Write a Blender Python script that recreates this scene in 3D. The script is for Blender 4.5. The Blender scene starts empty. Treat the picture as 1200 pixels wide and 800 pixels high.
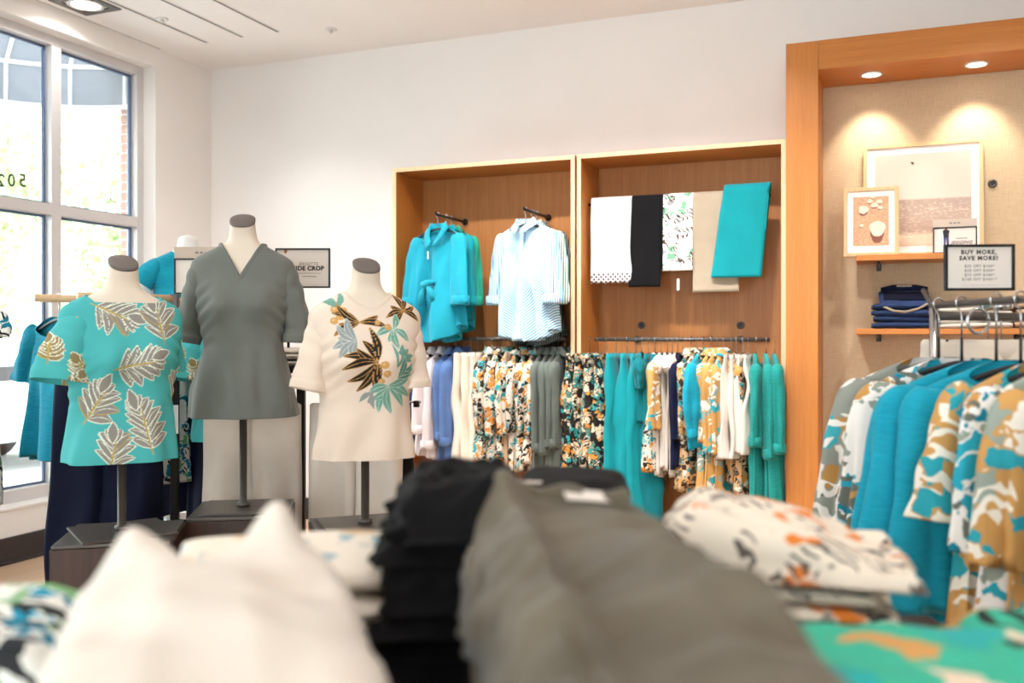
import bpy, math, random
import numpy as np
from mathutils import Vector, Matrix

# ---------------------------------------------------------------- camera, world, light
sc = bpy.context.scene
C = sc.collection
PI = math.pi
ANG = math.radians(21.8)                      # the camera looks this far to the left of the back wall's normal
CAMH, FPX, HOR = 1.40, 1088.0, 392.0
FW = np.array([-math.sin(ANG), math.cos(ANG), 0.0])
RT = np.array([math.cos(ANG), math.sin(ANG), 0.0])
cam_d = bpy.data.cameras.new('camera'); cam = bpy.data.objects.new('camera', cam_d); C.objects.link(cam)
cam.location = (0, 0, CAMH); cam.rotation_euler = (PI / 2, 0, ANG)
cam_d.sensor_width = 36.0; cam_d.lens = 36.0 * FPX / 1200.0
cam_d.shift_y = -(400.0 - HOR) / 1200.0
cam_d.clip_start = 0.02
cam_d.dof.use_dof = True; cam_d.dof.focus_distance = 3.7; cam_d.dof.aperture_fstop = 2.4
sc.camera = cam
sc.view_settings.view_transform = 'Standard'; sc.view_settings.look = 'None'
sc.view_settings.exposure = 0.04; sc.view_settings.gamma = 1.0; sc.view_settings.use_curve_mapping = False
wd = bpy.data.worlds.new('world'); sc.world = wd; wd.use_nodes = True
wn = wd.node_tree.nodes; wl = wd.node_tree.links
bg = wn['Background']; bg.inputs['Color'].default_value = (0.90, 0.96, 1.0, 1); bg.inputs['Strength'].default_value = 8.0

def light(name, kind, loc, power, color=(1, 1, 1), size=0.2, rot=(0, 0, 0), spot=None, blend=0.5, parent=None, spread=None):
    d = bpy.data.lights.new(name, kind); d.energy = power; d.color = color
    if kind == 'AREA':
        d.shape = 'DISK'; d.size = size
        if spread: d.spread = spread
    if kind == 'SPOT': d.spot_size = spot; d.spot_blend = blend; d.shadow_soft_size = size
    if kind == 'SUN': d.angle = size
    o = bpy.data.objects.new(name, d); C.objects.link(o); o.location = loc; o.rotation_euler = rot
    if parent: o.parent = parent
    return o
light('sun', 'SUN', (-12, 2, 12), 3.0, (1, .96, .9), 0.02, (math.radians(28), math.radians(14), 0))

# ---------------------------------------------------------------- helpers
def cw(c, d, z=0.0):                           # right, forward, up from the camera's spot on the floor -> world
    p = FW * d + RT * c
    return np.array([p[0], p[1], z])
def at_d(u, v, d):                             # pixel at a depth
    return cw((u - 600) / FPX * d, d, CAMH + (HOR - v) / FPX * d)
def ray(u, v):
    return FW + RT * (u - 600) / FPX + np.array([0, 0, (HOR - v) / FPX])
def at_y(u, v, Y):                             # pixel on a plane parallel to the back wall
    r = ray(u, v); k = Y / r[1]
    return np.array([r[0] * k, Y, CAMH + r[2] * k])
def at_x(u, v, X):
    r = ray(u, v); k = X / r[0]
    return np.array([X, r[1] * k, CAMH + r[2] * k])
def at_z(u, v, Z):
    r = ray(u, v); k = (Z - CAMH) / r[2]
    return np.array([r[0] * k, r[1] * k, Z])
def S(r, g, b):
    f = lambda c: (c / 255 / 12.92) if c / 255 <= 0.04045 else ((c / 255 + 0.055) / 1.055) ** 2.4
    return (f(r), f(g), f(b), 1.0)

def tag(o, label=None, cat=None, group=None, kind=None):
    if label: o['label'] = label
    if cat: o['category'] = cat
    if group: o['group'] = group
    if kind: o['kind'] = kind
    return o
def empty(name, loc, rz=0.0, label=None, cat=None, group=None):
    o = bpy.data.objects.new(name, None); C.objects.link(o)
    o.location = tuple(loc); o.rotation_euler = (0, 0, rz); o.empty_display_size = 0.1
    return tag(o, label, cat, group)
def mk(name, V, F, mat, parent=None, smooth=True, loc=None, rot=None, col=None):
    me = bpy.data.meshes.new(name)
    me.from_pydata(np.asarray(V).tolist(), [], F.tolist() if isinstance(F, np.ndarray) else F)
    if smooth: me.polygons.foreach_set('use_smooth', [True] * len(me.polygons))
    if mat is not None: me.materials.append(mat)
    if col is not None:
        ca = me.color_attributes.new('print', 'FLOAT_COLOR', 'POINT')
        c4 = np.ones((len(me.vertices), 4), dtype=np.float32); c4[:, :3] = col
        ca.data.foreach_set('color', c4.ravel())
    me.update()
    return link(name, me, parent, loc, rot)
def link(name, me, parent=None, loc=None, rot=None, mat=None):
    o = bpy.data.objects.new(name, me); C.objects.link(o)
    if parent is not None: o.parent = parent
    if loc is not None: o.location = tuple(loc)
    if rot is not None: o.rotation_euler = rot
    if mat is not None and len(me.materials):
        o.material_slots[0].link = 'OBJECT'; o.material_slots[0].material = mat
    return o
KIDS = {}
def dup(root, loc=None, rz=None, label=None, mat=None):
    def cp(o, par):
        c = o.copy(); C.objects.link(c)
        if par is not None: c.parent = par
        for ch in [x for x in o.children]: cp(ch, c)
        return c
    r = cp(root, None)
    if loc is not None: r.location = tuple(loc)
    if rz is not None: r.rotation_euler = (0, 0, rz)
    if label: r['label'] = label
    return r
def bevel(o, w=0.003, seg=2):
    m = o.modifiers.new('bevel', 'BEVEL'); m.width = w; m.segments = seg; m.limit_method = 'ANGLE'
    return o
class MB:
    def __init__(s): s.V = []; s.F = []; s.n = 0
    def add(s, V, F):
        V = np.asarray(V, float)
        s.V.append(V)
        if isinstance(F, np.ndarray): F = F.tolist()
        s.F += [[i + s.n for i in f] for f in F]; s.n += len(V)
        return s
    def box(s, lo, hi, M=None):
        x0, y0, z0 = lo; x1, y1, z1 = hi
        V = np.array([[x0, y0, z0], [x1, y0, z0], [x1, y1, z0], [x0, y1, z0], [x0, y0, z1], [x1, y0, z1], [x1, y1, z1], [x0, y1, z1]], float)
        if M is not None: V = V @ np.array(M.to_3x3()).T + np.array(M.translation)
        return s.add(V, [[0, 3, 2, 1], [4, 5, 6, 7], [0, 1, 5, 4], [1, 2, 6, 5], [2, 3, 7, 6], [3, 0, 4, 7]])
    def tube(s, pts, r, n=10, cap=True):
        V, F = tube(pts, r, n, cap); return s.add(V, F)
    def build(s, name, mat, parent=None, smooth=False, **k):
        return mk(name, np.vstack(s.V), s.F, mat, parent, smooth, **k)
def box(name, lo, hi, mat, parent=None, bev=0.0, **k):
    o = MB().box(lo, hi).build(name, mat, parent, **k)
    if bev: bevel(o, bev)
    return o
def gridf(n, m, wrap=False):                    # n rows of m points
    i, j = np.meshgrid(np.arange(n - 1), np.arange(m if wrap else m - 1), indexing='ij')
    a = i * m + j; b = i * m + (j + 1) % m; c = (i + 1) * m + (j + 1) % m; d = (i + 1) * m + j
    return np.stack([a, b, c, d], -1).reshape(-1, 4)
def loft(R, cap0=False, cap1=False):
    R = np.asarray(R, float); K, N = R.shape[:2]
    F = gridf(K, N, True).tolist()
    if cap0: F.append(list(range(N))[::-1])
    if cap1: F.append([(K - 1) * N + i for i in range(N)])
    return R.reshape(-1, 3), F
def frames(P):
    P = np.asarray(P, float)
    T = np.gradient(P, axis=0); T /= np.linalg.norm(T, axis=1)[:, None] + 1e-12
    up = np.array([0, 0, 1.0]) if abs(T[0][2]) < 0.9 else np.array([0, 1.0, 0])
    e1 = np.cross(T[0], up); e1 /= np.linalg.norm(e1)
    E1, E2 = [], []
    for t in T:
        e1 = e1 - t * e1.dot(t); e1 /= np.linalg.norm(e1) + 1e-12
        E1.append(e1); E2.append(np.cross(t, e1))
    return T, np.array(E1), np.array(E2)
def tube(pts, r, n=10, cap=True):
    P = np.asarray(pts, float); K = len(P)
    r = np.full(K, r) if np.isscalar(r) else np.asarray(r)
    T, E1, E2 = frames(P)
    th = np.linspace(0, 2 * PI, n, endpoint=False)
    R = P[:, None] + r[:, None, None] * (np.cos(th)[None, :, None] * E1[:, None] + np.sin(th)[None, :, None] * E2[:, None])
    return loft(R, cap, cap)
def fn(P, seed, k=8.0, oct=5):                  # cheap smooth noise, about -1..1
    rng = np.random.RandomState(seed); P = np.asarray(P, float); out = np.zeros(P.shape[:-1])
    for i in range(oct * 2):
        d = rng.normal(size=3); d /= np.linalg.norm(d)
        f = k * (0.6 + 0.9 * rng.rand()) * (1 + 0.5 * (i // 2))
        out += np.sin(P @ d * f + rng.rand() * 6.28) / (1 + 0.5 * (i // 2))
    return out / (oct * 0.75)
def sm(a, b, x):
    t = np.clip((np.asarray(x, float) - a) / (b - a), 0, 1); return t * t * (3 - 2 * t)
def ci(x, xs, ys):                              # smoothed piecewise interpolation
    xs = np.asarray(xs, float); ys = np.asarray(ys, float); o = np.argsort(xs); xs = xs[o]; ys = ys[o]
    g = np.linspace(xs[0], xs[-1], 400); y = np.interp(g, xs, ys)
    k = np.ones(25) / 25
    for _ in range(2): y = np.convolve(np.pad(y, 12, mode='reflect', reflect_type='odd'), k, 'valid')
    return np.interp(x, g, y)

# ---------------------------------------------------------------- materials
def newmat(name):
    m = bpy.data.materials.new(name); m.use_nodes = True
    nt = m.node_tree; return m, nt, nt.nodes, nt.links, nt.nodes['Principled BSDF']
def N_(nodes, t, **k):
    n = nodes.new(t)
    for a, b in k.items(): setattr(n, a, b)
    return n
def coords(nd, lk, kind='Object', scale=(1, 1, 1), rot=(0, 0, 0)):
    tc = N_(nd, 'ShaderNodeTexCoord'); mp = N_(nd, 'ShaderNodeMapping')
    mp.inputs['Scale'].default_value = scale; mp.inputs['Rotation'].default_value = rot
    lk.new(tc.outputs[kind], mp.inputs['Vector']); return mp.outputs['Vector']
def ramp(nd, lk, fac, stops, interp='LINEAR'):
    r = N_(nd, 'ShaderNodeValToRGB'); cr = r.color_ramp; cr.interpolation = interp
    while len(cr.elements) < len(stops): cr.elements.new(0.5)
    for e, (p, c) in zip(cr.elements, stops): e.position = p; e.color = c
    lk.new(fac, r.inputs['Fac']); return r.outputs['Color']
def mixc(nd, lk, fac, a, b, bt='MIX'):
    m = N_(nd, 'ShaderNodeMix', data_type='RGBA', blend_type=bt)
    for s, v in ((0, fac), (6, a), (7, b)):
        if isinstance(v, (int, float)): m.inputs[s].default_value = v
        elif isinstance(v, tuple): m.inputs[s].default_value = v
        else: lk.new(v, m.inputs[s])
    return m.outputs[2]
def bump(nd, lk, bs, h, strength, dist=0.002):
    b = N_(nd, 'ShaderNodeBump'); b.inputs['Strength'].default_value = strength; b.inputs['Distance'].default_value = dist
    lk.new(h, b.inputs['Height']); lk.new(b.outputs['Normal'], bs.inputs['Normal'])
def noise(nd, lk, vec, scale, detail=3, rough=0.55, dist=0.0):
    n = N_(nd, 'ShaderNodeTexNoise'); n.inputs['Scale'].default_value = scale; n.inputs['Detail'].default_value = detail
    n.inputs['Roughness'].default_value = rough; n.inputs['Distortion'].default_value = dist
    lk.new(vec, n.inputs['Vector']); return n
def plain(name, col, rough=0.6, metal=0.0, var=0.06, scale=6.0, spec=0.5):
    m, nt, nd, lk, bs = newmat(name)
    v = coords(nd, lk); n = noise(nd, lk, v, scale)
    lo = tuple(max(0, c * (1 - var)) for c in col[:3]) + (1,); hi = tuple(min(1, c * (1 + var)) for c in col[:3]) + (1,)
    lk.new(ramp(nd, lk, n.outputs['Fac'], [(0.3, lo), (0.7, hi)]), bs.inputs['Base Color'])
    bs.inputs['Roughness'].default_value = rough; bs.inputs['Metallic'].default_value = metal
    bs.inputs['Specular IOR Level'].default_value = spec
    return m
def cloth(name, col, rough=0.85, var=0.10, weave=900.0, crease=0.25, sheen=0.15, slub=0.0):
    m, nt, nd, lk, bs = newmat(name)
    v = coords(nd, lk); n = noise(nd, lk, v, 9.0, 5)
    lo = tuple(max(0, c * (1 - var)) for c in col[:3]) + (1,); hi = tuple(min(1, c * (1 + var)) for c in col[:3]) + (1,)
    c = ramp(nd, lk, n.outputs['Fac'], [(0.3, lo), (0.7, hi)])
    if slub:
        v2 = coords(nd, lk, scale=(30, 30, 380)); n2 = noise(nd, lk, v2, 1.0, 3)
        c = mixc(nd, lk, slub, c, ramp(nd, lk, n2.outputs['Fac'], [(0.35, tuple(x * .72 for x in col[:3]) + (1,)), (0.68, tuple(min(1, x * 1.7 + .02) for x in col[:3]) + (1,))]))
    lk.new(c, bs.inputs['Base Color'])
    bs.inputs['Roughness'].default_value = rough; bs.inputs['Specular IOR Level'].default_value = 0.15
    bs.inputs['Sheen Weight'].default_value = sheen; bs.inputs['Sheen Roughness'].default_value = 0.4
    nb = noise(nd, lk, v, 22.0, 4, 0.6, 0.4)
    bump(nd, lk, bs, nb.outputs['Fac'], crease, 0.006)
    return m
def wood(name, c0, c1, c2, axis='Z', rough=0.42, scale=1.0, spec=0.4):
    m, nt, nd, lk, bs = newmat(name)
    s = {'Z': (28, 28, 0.9), 'X': (0.9, 28, 28), 'Y': (28, 0.9, 28)}[axis]
    v = coords(nd, lk, scale=tuple(k * scale for k in s)); n = noise(nd, lk, v, 1.0, 6, 0.6, 0.6)
    v2 = coords(nd, lk, scale=tuple(k * 7 * scale for k in s)); n2 = noise(nd, lk, v2, 1.0, 3, 0.6)
    c = ramp(nd, lk, n.outputs['Fac'], [(0.25, c0), (0.5, c1), (0.75, c2)])
    c = mixc(nd, lk, 0.22, c, ramp(nd, lk, n2.outputs['Fac'], [(0.3, tuple(x * .6 for x in c0[:3]) + (1,)), (0.6, c2)]))
    lk.new(c, bs.inputs['Base Color']); bs.inputs['Roughness'].default_value = rough
    bs.inputs['Specular IOR Level'].default_value = spec
    bump(nd, lk, bs, n2.outputs['Fac'], 0.08, 0.001)
    return m
def floral(name, base, pal, scale=14.0, cover=0.5, leafy=1.0, line=None, kind='Object', rough=0.8, lw=.62):
    """printed cloth: stretched distorted cells in a palette over a base, thin veins, loose leaf strokes"""
    m, nt, nd, lk, bs = newmat(name)
    v0 = coords(nd, lk, kind); oi = N_(nd, 'ShaderNodeObjectInfo'); of = N_(nd, 'ShaderNodeVectorMath', operation='MULTIPLY_ADD')
    cx_ = N_(nd, 'ShaderNodeCombineXYZ'); lk.new(oi.outputs['Random'], cx_.inputs[0]); lk.new(oi.outputs['Random'], cx_.inputs[2])
    lk.new(cx_.outputs[0], of.inputs[0]); of.inputs[1].default_value = (17.3, 0, 9.1); lk.new(v0, of.inputs[2]); v = of.outputs[0]
    nz = noise(nd, lk, v, scale * .8, 3)
    add = N_(nd, 'ShaderNodeVectorMath', operation='MULTIPLY_ADD')
    lk.new(nz.outputs['Color'], add.inputs[0]); add.inputs[1].default_value = (2.2 / scale,) * 3; lk.new(v, add.inputs[2])
    vo = N_(nd, 'ShaderNodeTexVoronoi', feature='F1'); vo.inputs['Scale'].default_value = scale; lk.new(add.outputs[0], vo.inputs['Vector'])
    vd = N_(nd, 'ShaderNodeTexVoronoi', feature='DISTANCE_TO_EDGE'); vd.inputs['Scale'].default_value = scale; lk.new(add.outputs[0], vd.inputs['Vector'])
    sp = N_(nd, 'ShaderNodeSeparateColor'); lk.new(vo.outputs['Color'], sp.inputs[0])
    st = [(i / len(pal), c) for i, c in enumerate(pal)]
    cells = ramp(nd, lk, sp.outputs['Red'], st, 'CONSTANT')
    msk = N_(nd, 'ShaderNodeMath', operation='LESS_THAN'); lk.new(sp.outputs['Green'], msk.inputs[0]); msk.inputs[1].default_value = cover
    edge = N_(nd, 'ShaderNodeMath', operation='GREATER_THAN'); lk.new(vd.outputs['Distance'], edge.inputs[0]); edge.inputs[1].default_value = 0.045
    both = N_(nd, 'ShaderNodeMath', operation='MULTIPLY'); lk.new(msk.outputs[0], both.inputs[0]); lk.new(edge.outputs[0], both.inputs[1])
    c = mixc(nd, lk, both.outputs[0], base, cells)
    if leafy:                                   # leaf strokes: bands of a strongly bent wave inside patches
        wv = N_(nd, 'ShaderNodeTexWave', wave_type='BANDS', bands_direction='DIAGONAL'); wv.inputs['Scale'].default_value = scale * .75
        wv.inputs['Distortion'].default_value = 9.0; wv.inputs['Detail'].default_value = 1.0; wv.inputs['Detail Scale'].default_value = 1.3; lk.new(v, wv.inputs['Vector'])
        t1 = N_(nd, 'ShaderNodeMath', operation='GREATER_THAN'); lk.new(wv.outputs['Fac'], t1.inputs[0]); t1.inputs[1].default_value = lw
        n3 = noise(nd, lk, v, scale * .5, 1); t2 = N_(nd, 'ShaderNodeMath', operation='GREATER_THAN'); lk.new(n3.outputs['Fac'], t2.inputs[0]); t2.inputs[1].default_value = 0.56
        t3 = N_(nd, 'ShaderNodeMath', operation='MULTIPLY'); lk.new(t1.outputs[0], t3.inputs[0]); lk.new(t2.outputs[0], t3.inputs[1])
        c = mixc(nd, lk, t3.outputs[0], c, line or pal[-1])
    lk.new(c, bs.inputs['Base Color']); bs.inputs['Roughness'].default_value = rough; bs.inputs['Specular IOR Level'].default_value = 0.2
    nb = noise(nd, lk, v, 24.0, 4, 0.6, 0.4); bump(nd, lk, bs, nb.outputs['Fac'], 0.25, 0.006)
    return m
def stripes(name, a, b, freq, direction='X', rough=0.8, duty=0.5, slant=0.0):
    m, nt, nd, lk, bs = newmat(name)
    v = coords(nd, lk); sx = N_(nd, 'ShaderNodeSeparateXYZ'); lk.new(v, sx.inputs[0])
    ab = N_(nd, 'ShaderNodeMath', operation='ABSOLUTE'); lk.new(sx.outputs['X'], ab.inputs[0])
    ma = N_(nd, 'ShaderNodeMath', operation='MULTIPLY_ADD')
    if direction == 'CHEVRON':                   # stripes that meet in a point at the front opening
        lk.new(ab.outputs[0], ma.inputs[0]); ma.inputs[1].default_value = -slant; lk.new(sx.outputs['Z'], ma.inputs[2])
    elif direction == 'Z':
        lk.new(sx.outputs['X'], ma.inputs[0]); ma.inputs[1].default_value = slant; lk.new(sx.outputs['Z'], ma.inputs[2])
    else:
        lk.new(sx.outputs['Y'], ma.inputs[0]); ma.inputs[1].default_value = .6; lk.new(sx.outputs['X'], ma.inputs[2])
    mu = N_(nd, 'ShaderNodeMath', operation='MULTIPLY'); lk.new(ma.outputs[0], mu.inputs[0]); mu.inputs[1].default_value = freq
    fr = N_(nd, 'ShaderNodeMath', operation='FRACT'); lk.new(mu.outputs[0], fr.inputs[0])
    gt = N_(nd, 'ShaderNodeMath', operation='GREATER_THAN'); lk.new(fr.outputs[0], gt.inputs[0]); gt.inputs[1].default_value = duty
    lk.new(mixc(nd, lk, gt.outputs[0], a, b), bs.inputs['Base Color'])
    bs.inputs['Roughness'].default_value = rough; bs.inputs['Specular IOR Level'].default_value = 0.2
    nb = noise(nd, lk, v, 24.0, 4, 0.6, 0.4); bump(nd, lk, bs, nb.outputs['Fac'], 0.25, 0.006)
    return m
def printed(name, rough=0.82):                   # colour attribute holds the flat print
    m, nt, nd, lk, bs = newmat(name)
    a = N_(nd, 'ShaderNodeVertexColor'); a.layer_name = 'print'; lk.new(a.outputs['Color'], bs.inputs['Base Color'])
    bs.inputs['Roughness'].default_value = rough; bs.inputs['Specular IOR Level'].default_value = 0.25
    v = coords(nd, lk); nb = noise(nd, lk, v, 20.0, 4, 0.6, 0.4); bump(nd, lk, bs, nb.outputs['Fac'], 0.15, 0.005)
    return m
def emis(name, col, strength):
    m, nt, nd, lk, bs = newmat(name)
    bs.inputs['Emission Color'].default_value = col; bs.inputs['Emission Strength'].default_value = strength
    bs.inputs['Base Color'].default_value = col; return m
def glassmat(name, tint=(0.95, 0.98, 0.97, 1)):
    m = bpy.data.materials.new(name); m.use_nodes = True; nt = m.node_tree; nt.nodes.clear()
    o = nt.nodes.new('ShaderNodeOutputMaterial'); mx = nt.nodes.new('ShaderNodeMixShader')
    t = nt.nodes.new('ShaderNodeBsdfTransparent'); t.inputs[0].default_value = tint
    g = nt.nodes.new('ShaderNodeBsdfGlossy'); g.inputs['Roughness'].default_value = 0.02
    f = nt.nodes.new('ShaderNodeFresnel'); f.inputs['IOR'].default_value = 1.35
    nt.links.new(f.outputs[0], mx.inputs[0]); nt.links.new(t.outputs[0], mx.inputs[1]); nt.links.new(g.outputs[0], mx.inputs[2])
    nt.links.new(mx.outputs[0], o.inputs[0]); return m
M = {}
M['wall'] = plain('wall paint', S(241, 236, 233), 0.9, var=0.015, scale=2, spec=.2)
M['ceil'] = plain('ceiling paint', S(245, 241, 239), 0.92, var=0.01, scale=2, spec=.2)
M['trimw'] = plain('white satin trim', S(238, 236, 234), 0.5, var=0.01)
M['base'] = plain('dark baseboard', S(52, 46, 48), 0.55, var=0.08)
M['alu'] = plain('window aluminium', S(214, 210, 210), 0.45, 0.2, var=0.02)
M['gasket'] = plain('dark blue gasket', S(92, 108, 138), 0.5, var=0.05)
M['glass'] = glassmat('window glass')
M['oak'] = wood('oak veneer', S(184, 110, 46), S(195, 121, 54), S(206, 133, 64), 'Z')
M['oakx'] = wood('oak veneer across', S(184, 110, 46), S(195, 121, 54), S(206, 133, 64), 'X')
M['oakp'] = wood('oak back panel', S(172, 108, 56), S(184, 120, 66), S(196, 133, 78), 'Z')  # same oak, its specular wash worked into a browner colour
M['edge'] = wood('pale oak edge', S(214, 178, 138), S(224, 190, 150), S(232, 200, 162), 'Z')
M['floorw'] = wood('floor oak', S(188, 154, 124), S(206, 174, 144), S(220, 192, 164), 'Y', 0.35, 0.5)
M['dkwood'] = wood('dark walnut', S(44, 27, 20), S(58, 36, 26), S(72, 46, 34), 'Z', 0.45)
M['dkmetal'] = plain('dark bronze metal', S(84, 77, 73), 0.34, 0.35, var=0.06)
M['blackmetal'] = plain('black metal', S(34, 32, 33), 0.4, 0.4, var=0.05)
M['chrome'] = plain('chrome', S(190, 190, 192), 0.18, 1.0, var=0.02)
M['linenform'] = cloth('mannequin linen', S(226, 212, 196), 0.8, 0.03, crease=.05)
M['black'] = plain('black plastic', S(26, 25, 27), 0.45, var=0.05)
M['white'] = plain('white plastic', S(236, 234, 230), 0.5, var=0.01)
M['ink'] = plain('printed ink', S(60, 54, 54), 0.7, var=0.02)
M['inkpale'] = plain('pale printed ink', S(120, 112, 108), 0.7, var=0.02)
M['paper'] = plain('sign paper', S(226, 216, 208), 0.75, var=0.01)
M['paperpink'] = plain('beige header card', S(196, 178, 164), 0.75, var=0.02)
M['dowel'] = wood('pale dowel', S(206, 168, 128), S(216, 180, 140), S(226, 192, 154), 'X', 0.5)
M['lamp'] = emis('lamp glow', (1, .93, .82, 1), 14.0)
def burlap():
    m, nt, nd, lk, bs = newmat('burlap wall covering')
    a = noise(nd, lk, coords(nd, lk, scale=(14, 14, 420)), 1.0, 3, .6); b = noise(nd, lk, coords(nd, lk, scale=(420, 14, 14)), 1.0, 3, .6)
    c1 = ramp(nd, lk, a.outputs['Fac'], [(.3, S(186, 158, 126)), (.7, S(222, 200, 168))])
    c2 = ramp(nd, lk, b.outputs['Fac'], [(.3, S(186, 158, 126)), (.7, S(222, 200, 168))])
    lk.new(mixc(nd, lk, .5, c1, c2), bs.inputs['Base Color']); bs.inputs['Roughness'].default_value = .9
    ad = N_(nd, 'ShaderNodeMath', operation='ADD'); lk.new(a.outputs['Fac'], ad.inputs[0]); lk.new(b.outputs['Fac'], ad.inputs[1])
    bump(nd, lk, bs, ad.outputs[0], .35, .002); return m
M['burlap'] = burlap()

# ---------------------------------------------------------------- the room
WX, WY, CEIL = -4.97, 5.98, 3.505
RX, FY = 4.2, -3.2
def struct(o): o['kind'] = 'structure'; return o
struct(box('floor', (WX - .2, FY, -.05), (RX, WY + .1, 0), M['floorw']))
struct(box('ceiling', (WX - .25, FY, CEIL), (RX, WY + .1, CEIL + .12), M['ceil']))
struct(box('wall_back', (WX - .25, WY, 0), (RX, WY + .15, CEIL), M['wall']))
struct(box('wall_right', (RX, FY, 0), (RX + .15, WY, CEIL), M['wall']))
mb = MB(); mb.box((WX - .25, FY - .15, 0), (-2.68, FY, CEIL)); mb.box((1.88, FY - .15, 0), (RX, FY, CEIL)); mb.box((-2.68, FY - .15, 0), (1.88, FY, .35)); mb.box((-2.68, FY - .15, 2.75), (1.88, FY, CEIL))
struct(mb.build('wall_front', M['wall']))
w2 = empty('window_fill', (-.4, FY - .07, .35)); w2['kind'] = 'structure'                 # unseen shop front, added behind the camera to brighten the room
for i in range(4): MB().box((-2.28 + 1.52 * i - .04, -.05, 0), (-2.28 + 1.52 * i + .04, .05, 2.40)).build('mullion', M['alu'], w2)
for i in range(3): MB().box((-2.24 + 1.52 * i, -.004, 0), (-.80 + 1.52 * i, .004, 2.40)).build('pane', M['glass'], w2)
WIN0, WIN1, SILL, HEAD, WPX = 0.83, 5.365, 0.325, 3.37, -5.13
mb = MB()
mb.box((WX - .25, FY, 0), (WX, WIN0, CEIL)); mb.box((WX - .25, WIN1, 0), (WX, WY, CEIL))
mb.box((WX - .25, WIN0, 0), (WX, WIN1, SILL)); mb.box((WX - .25, WIN0, HEAD), (WX, WIN1, CEIL))
struct(mb.build('wall_left', M['wall']))
struct(box('baseboard_left', (WX, FY, 0), (WX + .018, WY, .162), M['base'], bev=.004))
struct(box('trim_1', (WX + .018, FY, 0), (WX + .034, WY, .022), M['base'], bev=.006))
struct(box('baseboard_back', (WX + .018, WY - .018, 0), (-2.6, WY, .162), M['base'], bev=.004))
struct(box('trim_2', (WX - .13, WIN0, SILL - .002), (WX + .012, WIN1, SILL + .018), M['trimw'], bev=.004))   # sill board
# window: frame, mullions, transoms and panes
win = empty('window_1', (WPX, 4.6, SILL)); win['kind'] = 'structure'
def wpart(name, lo, hi, m, bev=.003):
    o = MB().box(np.array(lo) - [WPX, 4.6, SILL], np.array(hi) - [WPX, 4.6, SILL]).build(name, M[m], win)
    if bev: bevel(o, bev)
    return o
FT, TR = .062, 2.225
wpart('frame_head', (WPX - .05, WIN0, HEAD - FT), (WPX + .05, WIN1, HEAD), 'alu')
wpart('frame_foot', (WPX - .05, WIN0, SILL + .018), (WPX + .05, WIN1, SILL + .018 + FT * 1.3), 'alu')
ys = [WIN1 - FT] + [4.587 - .76 * i for i in range(5)] + [WIN0 + FT]
ZB = SILL + .018 + FT * 1.3
wpart('frame_side', (WPX - .05, WIN1 - FT, ZB), (WPX + .05, WIN1, HEAD - FT), 'alu')
wpart('frame_side', (WPX - .05, WIN0, ZB), (WPX + .05, WIN0 + FT, HEAD - FT), 'alu')
for y in ys[1:-1]: wpart('mullion', (WPX - .05, y - .038, ZB), (WPX + .05, y + .038, HEAD - FT), 'alu')
for i in range(len(ys) - 1):
    hi = ys[i] - (0.038 if i else 0); lo = ys[i + 1] + (0.038 if i < len(ys) - 2 else 0)
    wpart('transom', (WPX - .05, lo, TR - .036), (WPX + .05, hi, TR + .036), 'alu')
    for z0, z1 in ((SILL + .018 + FT * 1.3, TR - .036), (TR + .036, HEAD - FT)):
        p = wpart('pane', (WPX - .022, lo + .002, z0 + .002), (WPX - .016, hi - .002, z1 - .002), 'glass', 0)
        g = .016
        q = MB()
        o3 = np.array([WPX, 4.6, SILL])
        q.box(np.array((WPX - .028, lo, z0)) - o3, np.array((WPX - .008, lo + g, z1)) - o3); q.box(np.array((WPX - .028, hi - g, z0)) - o3, np.array((WPX - .008, hi, z1)) - o3)
        q.box(np.array((WPX - .028, lo + g, z0)) - o3, np.array((WPX - .008, hi - g, z0 + g)) - o3); q.box(np.array((WPX - .028, lo + g, z1 - g)) - o3, np.array((WPX - .008, hi - g, z1)) - o3)
        q.build('gasket', M['gasket'], p)
def text_mesh(txt, size, align='CENTER', bold=0.0, extr=0.0004, spacing=1.0, shear=0.0):
    cu = bpy.data.curves.new('lettering', 'FONT'); cu.body = txt; cu.size = size; cu.align_x = align; cu.align_y = 'CENTER'
    cu.extrude = extr; cu.offset = bold; cu.space_character = spacing; cu.resolution_u = 3; cu.shear = shear
    o = bpy.data.objects.new('lettering', cu); C.objects.link(o)
    dg = bpy.context.evaluated_depsgraph_get(); dg.update()
    me = bpy.data.meshes.new_from_object(o.evaluated_get(dg)); bpy.data.objects.remove(o); bpy.data.curves.remove(cu)
    return me
# street number on the glass, read from the street (mirrored from inside)
for ch, u in (('5', 26.5), ('0', 13.5), ('2', 1)):
    p = at_x(u, 212, WPX - .012)
    me = text_mesh(ch, .115, bold=.002); me.materials.append(M['ink'])
    o = link('street_number_digit', me, win, p - np.array([WPX, 4.6, SILL]), (PI / 2, 0, -PI / 2))

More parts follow.
